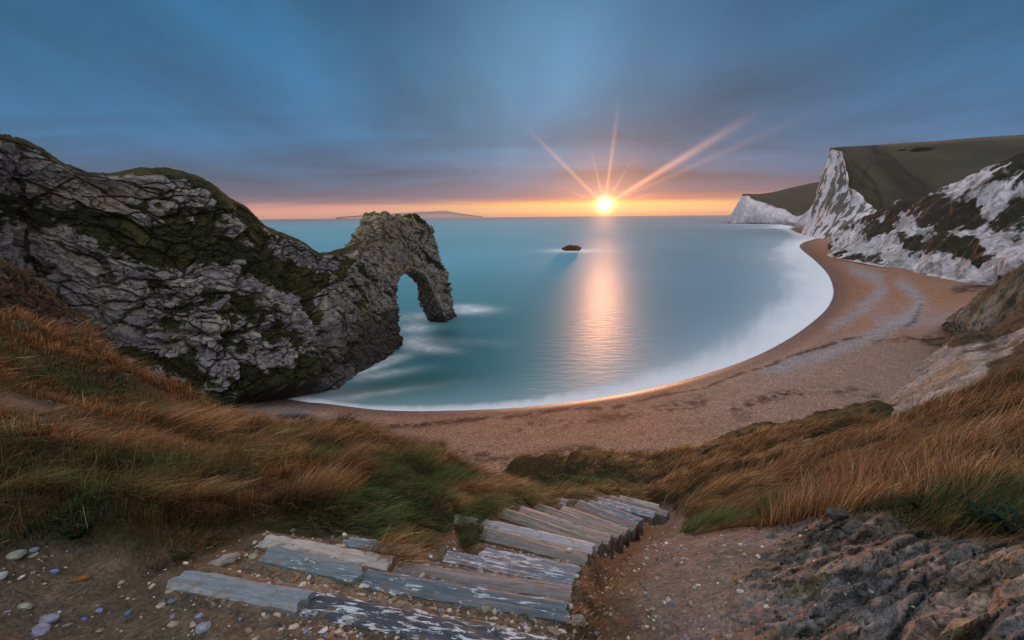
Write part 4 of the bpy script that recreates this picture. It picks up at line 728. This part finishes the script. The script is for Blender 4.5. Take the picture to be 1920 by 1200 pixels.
# ------------------------------------------------------------------ stones
def onground(px, py):
    """walk along the ray until it meets the near ground"""
    a, tau = toaz(px, py); l = np.linspace(math.log(1.1), math.log(60), 900); zz = samp(GZ, np.full(900, a), l); rayz = H-tau*np.exp(l); k = int(np.argmax(rayz < zz)); rad = math.exp(l[k]); return np.array([rad*math.sin(math.radians(a)), rad*math.cos(math.radians(a)), zz[k]])
stones = [((420, 1056), (.075, .045, .03), '#8d8a80', 'large grey layered rock lying behind the nearest grey board'), ((475, 1048), (.028, .02, .018), '#a8aa90', 'pale greenish stone just right of the large grey rock'),
          ((619, 1049), (.022, .013, .012), '#c8ccd2', 'white oval pebble on the edge of the beige-white board'), ((575, 1050), (.012, .012, .01), '#b8b8a0', 'small cream pebble on the short teal board'),
          ((705, 1076), (.014, .012, .012), '#a5602c', 'small orange stone at the gap between the boards'), ((738, 1118), (.014, .009, .008), '#d0d0d2', 'small white pebble on sand below the blue-grey board'),
          ((912, 1147), (.024, .02, .02), '#9c9484', 'round beige stone between the two nearest rows of boards'), ((1070, 1141), (.014, .014, .018), '#c0bfba', 'white chip of stone at the right end of the blue-grey board'),
          ((1085, 1167), (.04, .026, .022), '#8f897a', 'knobbly grey stone right of the steps near the bottom'), ((1068, 1032), (.022, .016, .016), '#d6d6d4', 'white pebble sitting on the grey mossy board'),
          ((1171, 1025), (.018, .014, .012), '#cfd4da', 'lone white pebble in the dark soil right of the steps'), ((30, 1045), (.05, .032, .022), '#8f9088', 'flat grey stone in the dirt at the far left'),
          ((65, 1036), (.024, .016, .014), '#7f95b4', 'pale blue pebble in the dirt at the far left'), ((2, 1085), (.03, .03, .02), '#b0b4b8', 'pale stone cut by the left edge of the picture'),
          ((103, 1074), (.026, .012, .012), '#6a82b4', 'thin bright blue pebble left of the orange stone'), ((153, 1088), (.045, .016, .014), '#94602c', 'long orange stone in the dirt at the left'),
          ((48, 1141), (.034, .02, .016), '#96998c', 'grey-green flat pebble near the lower left corner'), ((95, 1165), (.04, .026, .02), '#8e93a8', 'broad lilac-grey pebble near the lower left corner'),
          ((78, 1186), (.036, .034, .024), '#8a88a0', 'round purple-grey pebble at the lower left bottom edge'), ((186, 1147), (.018, .014, .012), '#8a92b8', 'lilac pebble among small stones at lower left'),
          ((241, 1152), (.016, .016, .012), '#58789c', 'slate blue pebble right of the lilac pebble'), ((159, 1164), (.017, .01, .01), '#5f7cc0', 'bright blue pebble at the lower left'),
          ((374, 1158), (.018, .013, .012), '#8ea0d0', 'pale blue pebble left below the nearest grey board'), ((382, 1181), (.03, .028, .02), '#8e94a4', 'grey-blue round pebble near the bottom left'),
          ((303, 1140), (.026, .016, .014), '#a8a290', 'cream stone in the middle of the dirt left of the boards'), ((325, 1172), (.026, .016, .012), '#a8988c', 'flat pinkish stone near the bottom left'),
          ((510, 1092), (.012, .008, .008), '#a04040', 'tiny red stone beside the nearest grey board'), ((592, 1156), (.014, .012, .012), '#b8a894', 'cream pebble under the dark peeling board'),
          ((575, 1187), (.013, .01, .009), '#8c98b8', 'pale lilac pebble at the bottom below the dark board'), ((543, 1153), (.012, .01, .009), '#b4b0ac', 'tiny white pebble under the end of the grey board'),
          ((1378, 1089), (.012, .011, .012), '#a07a28', 'small orange-yellow leaf-like stone on the clay bank'), ((1600, 998), (.05, .036, .034), '#5c5d5c', 'smooth grey boulder set in the right hand bank under the grass'),
          ((1570, 975), (.055, .035, .034), '#504e4a', 'lumpy grey rock on the bank above the smooth boulder'), ((770, 1003), (.02, .014, .012), '#a07c68', 'reddish stone in the grass behind the boards'),
          ((762, 1010), (.015, .01, .01), '#c4c0b8', 'small white stone beside the reddish one in the grass')]
for k, ((px, py), sz, hx, lb) in enumerate(stones):
    q = onground(px, py); sub = 4 if max(sz) > .03 else 3
    onb = {2: 1.775, 3: 1.705, 9: 2.265}.get(k)
    if onb: q = pt(px, py, 'z%f' % (H-onb))
    sz = tuple(v*.82 for v in sz); o = boulder('stone', (q[0], q[1], q[2]+sz[2]*.4), sz, 20+k, lin(hx), M_stone, sub, .55 if k in (0, 1, 6, 8, 31, 32) else .3, rng.uniform(-.6, .6)+.25, rng.uniform(-.15, .15)); tag(o, lb, 'stone')
# gravel (uncountable): small angular pebbles over bare ground
ico = bmesh.new(); bmesh.ops.create_icosphere(ico, subdivisions=1, radius=1.); iv = np.array([v.co[:] for v in ico.verts]); ifc = np.array([[v.index for v in f.verts] for f in ico.faces]); ico.free()
n = 60000; a = rng.uniform(-56, 56, n); l = rng.uniform(math.log(1.2), math.log(14), n); bb = samp(GB, a, l); rkk = samp(GR, a, l); dens = fbm(P3(np.exp(l)*np.sin(np.radians(a))*1.5, np.exp(l)*np.cos(np.radians(a))*1.5, 0*a), 3, 500)
k_ = (rng.uniform(size=n) < np.clip((bb-.5)*2, 0, 1)*(1-.85*rkk)*np.clip(.38+.6*dens, .05, 1)*.5*np.where((a > 9), .45, 1.)); a, l = a[k_], l[k_]; n = len(a); rad = np.exp(l)
cx_, cy_, cz_ = samp(GX2, a, l), samp(GY2, a, l), samp(GZ, a, l); s_ = .0032*np.exp(rng.exponential(.62, n))*np.minimum(1+rad*.08, 1.8); s_ = np.minimum(s_, .014)
sc3 = np.stack([s_*rng.uniform(.8, 1.6, n), s_*rng.uniform(.7, 1.2, n), s_*rng.uniform(.4, .8, n)], 1); th = rng.uniform(0, 6.28, n); jit = 1+.45*rng.uniform(-1, 1, (n, len(iv)))
V = iv[None]*jit[:, :, None]*sc3[:, None]; ct, st_ = np.cos(th)[:, None], np.sin(th)[:, None]; V = np.stack([V[..., 0]*ct-V[..., 1]*st_, V[..., 0]*st_+V[..., 1]*ct, V[..., 2]], 2)+np.stack([cx_, cy_, cz_+s_*.25], 1)[:, None]
palg = np.array([lin(h_) for h_ in ('#a79c8c', '#8c8272', '#b9b2a6', '#6f6458', '#7c7f8c', '#c9c6c0', '#8a6a50', '#585450', '#6b7896')]); pc = palg[rng.choice(9, n, p=[.2, .2, .12, .17, .09, .06, .07, .07, .02])]*rng.uniform(.7, 1.2, n)[:, None]
gv = mk('gravel', V.reshape(-1, 3), (ifc[None]+(np.arange(n)*len(iv))[:, None, None]).reshape(-1, 3), M_stone, np.repeat(pc, len(iv), 0), smooth=False); tag(gv, 'scattered small gravel and chips over the bare earth', 'gravel', kind='stuff')
# ------------------------------------------------------------------ grass
def blades(a, l, length, width, lean, leanamt, colroot, coltip, stiff=.5, jitter=.22):
    n = len(a); x = samp(GX2, a, l); y = samp(GY2, a, l); zz = samp(GZ, a, l)-.01
    K_ = 4; tt = np.linspace(0, 1, K_); base = P3(x, y, zz); ln = np.stack([np.cos(lean), np.sin(lean), 0*lean], 1)
    ln = ln+rng.normal(size=(n, 3))*jitter*np.array([1, 1, .35]); up = np.array([0, 0, 1.]); la = np.clip(leanamt+rng.normal(size=n)*.18, .05, 1.15)
    side = np.cross(ln, up)+rng.normal(size=(n, 3))*.3; side /= np.linalg.norm(side, axis=1)[:, None]+1e-9
    out = np.zeros((n, K_, 2, 3)); cc = np.zeros((n, K_, 2, 3))
    for k, t_ in enumerate(tt):
        ctr = base+ln*(length*la*t_**1.6)[:, None]+up*(length*(t_*(1.05-.55*la*t_)))[:, None]; w_ = width*(1-t_*.85)
        out[:, k, 0] = ctr-side*w_[:, None]*.5; out[:, k, 1] = ctr+side*w_[:, None]*.5; cc[:, k, :] = lerp(colroot, coltip, t_**.8)[:, None]
    b_ = np.arange(n)[:, None, None]*K_*2; f_ = np.array([[2*k, 2*k+1, 2*k+3, 2*k+2] for k in range(K_-1)])[None]; return out.reshape(-1, 3), (b_+f_).reshape(-1, 4), cc.reshape(-1, 3)
NB = 560000; a = rng.uniform(-60, 60, NB); l = np.log(1.6)+(math.log(44)-math.log(1.6))*rng.uniform(size=NB)**.95; rad = np.exp(l); th = np.radians(a); wp = P3(rad*np.sin(th), rad*np.cos(th), 0*a)
bb = samp(GB, a, l); rkk = samp(GR, a, l); trn = samp(GT, a, l); clump = fbm(wp*1.3, 3, 600); cl2 = fbm(wp*4.5, 2, 605)
pr = np.clip((1-bb)*1.15+trn*.38*(cl2 > -.1)+.04*(clump > .1)*(1-rkk), 0, 1)*np.clip(.75+.9*cl2, .15, 1); k_ = rng.uniform(size=NB) < pr; a, l, rad, wp, bb, clump, cl2 = a[k_], l[k_], rad[k_], wp[k_], bb[k_], clump[k_], cl2[k_]; n = len(a)
zz = samp(GZ, a, l); pxg, pyg = project(P3(wp[:, 0], wp[:, 1], zz))
def gb(px, py, rx, ry): return np.exp(-(((pxg-px)/rx)**2+((pyg-py)/ry)**2)**1.2)
green = fbm(wp*.7+3, 3, 610)*.9-.12+gb(740, 925, 90, 45)*1.1+gb(870, 1005, 80, 30)*1.0+gb(700, 980, 100, 22)*.6+gb(120, 1000, 220, 60)*.7+gb(1850, 970, 150, 45)*.9+gb(250, 890, 200, 25)*.4+gb(1060, 895, 110, 25)*.9-gb(640, 830, 160, 25)*.6-gb(1450, 900, 300, 60)*.55-gb(1700, 850, 300, 70)*.5-gb(200, 690, 300, 60)*.35-gb(930, 900, 60, 30)*.9-gb(300, 950, 150, 30)*.3
def tuft(P, k, sd):
    q = P3(P[:, 0]*k, P[:, 1]*k, 0*P[:, 0]+.5); i = np.floor(q).astype(np.int64); f1 = np.full(len(P), 9.); cid = np.zeros(len(P)); dl = np.zeros((len(P), 2))
    for a1 in (-1, 0, 1):
        for b1 in (-1, 0, 1):
            for c1 in (-1, 0, 1):
                jx, jy, jz = i[:, 0]+a1, i[:, 1]+b1, i[:, 2]+c1; w = np.stack([jx+_h(jx, jy, jz, sd), jy+_h(jx, jy, jz, sd+1), jz+_h(jx, jy, jz, sd+2)], 1); v = q-w; d = np.sqrt((v**2).sum(1)); m_ = d < f1
                cid = np.where(m_, _h(jx, jy, jz, sd+3), cid); dl = np.where(m_[:, None], v[:, :2], dl); f1 = np.where(m_, d, f1)
    return f1, cid, dl
wj = wp+rng.normal(size=(n, 3))*.03*np.minimum(rad, 10)[:, None]*.3
fA, cA, dA = tuft(wj, 2.3, 700); fB, cB, dB = tuft(wj, .95, 703); nearm = rad < 8; tf1 = np.where(nearm, fA, fB); tid = np.where(nearm, cA, cB); tdl = np.where(nearm[:, None], dA, dB)
tid2 = (tid*7.31) % 1; tid3 = (tid*13.7) % 1; tid4 = (tid*29.3) % 1
gw = sst(-.05, .30, green+.25*rng.normal(size=n)*.5+(tid2-.5)*.55)[:, None]
tanc = np.array([lin(h_) for h_ in ('#a87648', '#865a36', '#c0a07a', '#614228', '#78693e', '#cbb794')])[rng.choice(6, n, p=[.27, .25, .14, .16, .10, .08])]; grn = np.array([lin(h_) for h_ in ('#43532f', '#354524', '#5f6a3c', '#293a24', '#7a7c50')])[rng.choice(5, n, p=[.27, .27, .2, .16, .10])]
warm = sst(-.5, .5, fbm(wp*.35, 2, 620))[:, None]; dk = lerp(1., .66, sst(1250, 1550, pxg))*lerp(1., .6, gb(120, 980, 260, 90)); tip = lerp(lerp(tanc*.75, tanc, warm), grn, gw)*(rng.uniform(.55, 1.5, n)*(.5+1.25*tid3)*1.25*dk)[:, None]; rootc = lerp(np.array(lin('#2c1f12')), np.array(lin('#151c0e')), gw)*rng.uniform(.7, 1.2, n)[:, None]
short = np.clip(gb(740, 925, 80, 40)*.5+gb(870, 1005, 80, 30)*.65+gb(60, 750, 200, 50)*.3+gb(1060, 895, 150, 30)*.6+gb(250, 1010, 330, 55)*.65, 0, .75)
length = (.20+.12*np.clip(clump+.3, 0, 1)+.04*rng.normal(size=n))*(.65+.8*tid4)*(1-short)*sst(.95, .3, bb)*np.interp(rad, [1.6, 3, 6, 12, 44], [.45, .8, 1.15, 1.4, 2.0]); length = np.maximum(length, .03)
width = np.interp(rad, [1.5, 4, 10, 20, 44], [.0026, .0042, .010, .020, .050])*rng.uniform(.5, 1.4, n)
base_l = math.radians(-8)+.9*fbm(wp*.5+11, 2, 630)+(tid-.5)*1.1; out_l = np.arctan2(tdl[:, 1], tdl[:, 0]); k1 = .9; lx = np.cos(base_l)*k1+np.cos(out_l)*.55*tf1; ly = np.sin(base_l)*k1+np.sin(out_l)*.55*tf1; lean = np.arctan2(ly, lx)
la = .80+.5*(tid2-.5)+.3*fbm(wp*.9+5, 2, 632)+.25*(tf1-.4)-.2*gw[:, 0]
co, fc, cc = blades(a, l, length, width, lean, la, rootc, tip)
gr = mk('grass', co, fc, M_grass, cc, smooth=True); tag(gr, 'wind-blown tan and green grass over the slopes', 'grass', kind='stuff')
# stray pale stalks on the right bank and crest
n = 900; a = np.concatenate([rng.uniform(36, 56, 600), rng.uniform(-52, -20, 300)]); l = np.concatenate([rng.uniform(math.log(2.4), math.log(6), 600), rng.uniform(math.log(3.3), math.log(6), 300)]); bb = samp(GB, a, l); k_ = bb < .3; a, l = a[k_], l[k_]; n = len(a)
co, fc, cc = blades(a, l, rng.uniform(.25, .5, n), np.full(n, .0035), rng.uniform(-1.6, 1.8, n), rng.uniform(.3, .8, n), np.tile(np.array(lin('#5a4228')), (n, 1)), np.array(lin('#8a7a60'))*rng.uniform(.6, 1.1, n)[:, None], .5, .6)
dg = mk('dry_stalks', co, fc, M_grass, cc); tag(dg, 'long pale dry stalks sticking out of the grass', 'dry stalks', kind='stuff')
# leafy plants rooted on the right bank
def leafy(px, py, size, hexes, label, seed, nst=16):
    q = onground(px, py); rr_ = np.random.default_rng(seed); rt = bpy.data.objects.new('leafy_plant', None); C.objects.link(rt); rt.location = q; tag(rt, label, 'plant')
    LV, LF, LC, SV, SF, SC = [], [], [], [], [], []
    for s_ in range(nst):
        th = rr_.uniform(0, 6.28); le = size*rr_.uniform(.5, 1); dx = np.array([math.cos(th), math.sin(th), 0])*rr_.uniform(.3, .9)
        pts = [np.array([0, 0, -.01])+dx*le*t_**1.3+np.array([0, 0, le*t_*(1-.35*t_)]) for t_ in np.linspace(0, 1, 7)]
        for k in range(6):
            b0 = len(SV)*1; w_ = .0022; sdv = np.array([-math.sin(th), math.cos(th), 0])*w_; SV += [pts[k]-sdv, pts[k]+sdv, pts[k+1]+sdv, pts[k+1]-sdv]; SF.append([b0, b0+1, b0+2, b0+3]); SC += [lin('#4b3a26')]*4
        for k in range(2, 7):
            for sg in (-1, 1):
                ll = size*rr_.uniform(.16, .28); th2 = th+sg*rr_.uniform(.5, 1.3); dv = np.array([math.cos(th2), math.sin(th2), rr_.uniform(-.1, .5)]); sv_ = np.cross(dv, [0, 0, 1.]); sv_ /= np.linalg.norm(sv_); p_ = pts[min(k, 6)]; b0 = len(LV)
                LV += [p_, p_+dv*ll*.5+sv_*ll*.22+np.array([0, 0, .1*ll]), p_+dv*ll, p_+dv*ll*.5-sv_*ll*.22+np.array([0, 0, .1*ll])]; LF.append([b0, b0+1, b0+2, b0+3]); c_ = np.array(lin(hexes[rr_.integers(len(hexes))]))*rr_.uniform(.6, 1.3); LC += [c_]*4
    mk('leaves', np.array(LV), np.array(LF), M_grass, np.array(LC), parent=rt); mk('stems', np.array(SV), np.array(SF), M_grass, np.array(SC), parent=rt)
leafy(1730, 965, .12, ('#22301f', '#2e3a22', '#1c2a1f'), 'green leafy plant under dry stalks on top of the right bank', 1)
leafy(1840, 985, .13, ('#20361f', '#2c4420', '#1a3226'), 'bright green broad-bladed plant at the right edge of the bank', 2)
leafy(1895, 1000, .13, ('#18332c', '#1e3a30', '#203c2a'), 'bluish green plant farthest right on the bank', 3)
leafy(350, 1045, .09, ('#1e3420', '#2a4424'), 'low green weed in the dirt left of the large grey rock', 4, 10)
leafy(150, 1010, .14, ('#15261b', '#1c301e', '#182a1c'), 'dark green plants in shade at the left edge of the dirt', 5, 16)

# ------------------------------------------------------------------ air
bm = bmesh.new(); bmesh.ops.create_cube(bm, size=1.); me = bpy.data.meshes.new('haze'); bm.to_mesh(me); bm.free(); hz = bpy.data.objects.new('haze', me); C.objects.link(hz)
hz.scale = (46000, 46000, 330); hz.location = (0, 0, 330/2-8); tag(hz, 'thin sea haze over the bay', 'haze', kind='stuff')
m = bpy.data.materials.new('haze'); m.use_nodes = True; t = NT(m.node_tree); v = t.n('ShaderNodeVolumePrincipled', Density=3.5e-5, Anisotropy=.3); v.inputs['Color'].default_value = (.86, .84, .84, 1)
t.n('ShaderNodeOutputMaterial', Volume=v.outputs[0]); me.materials.append(m)
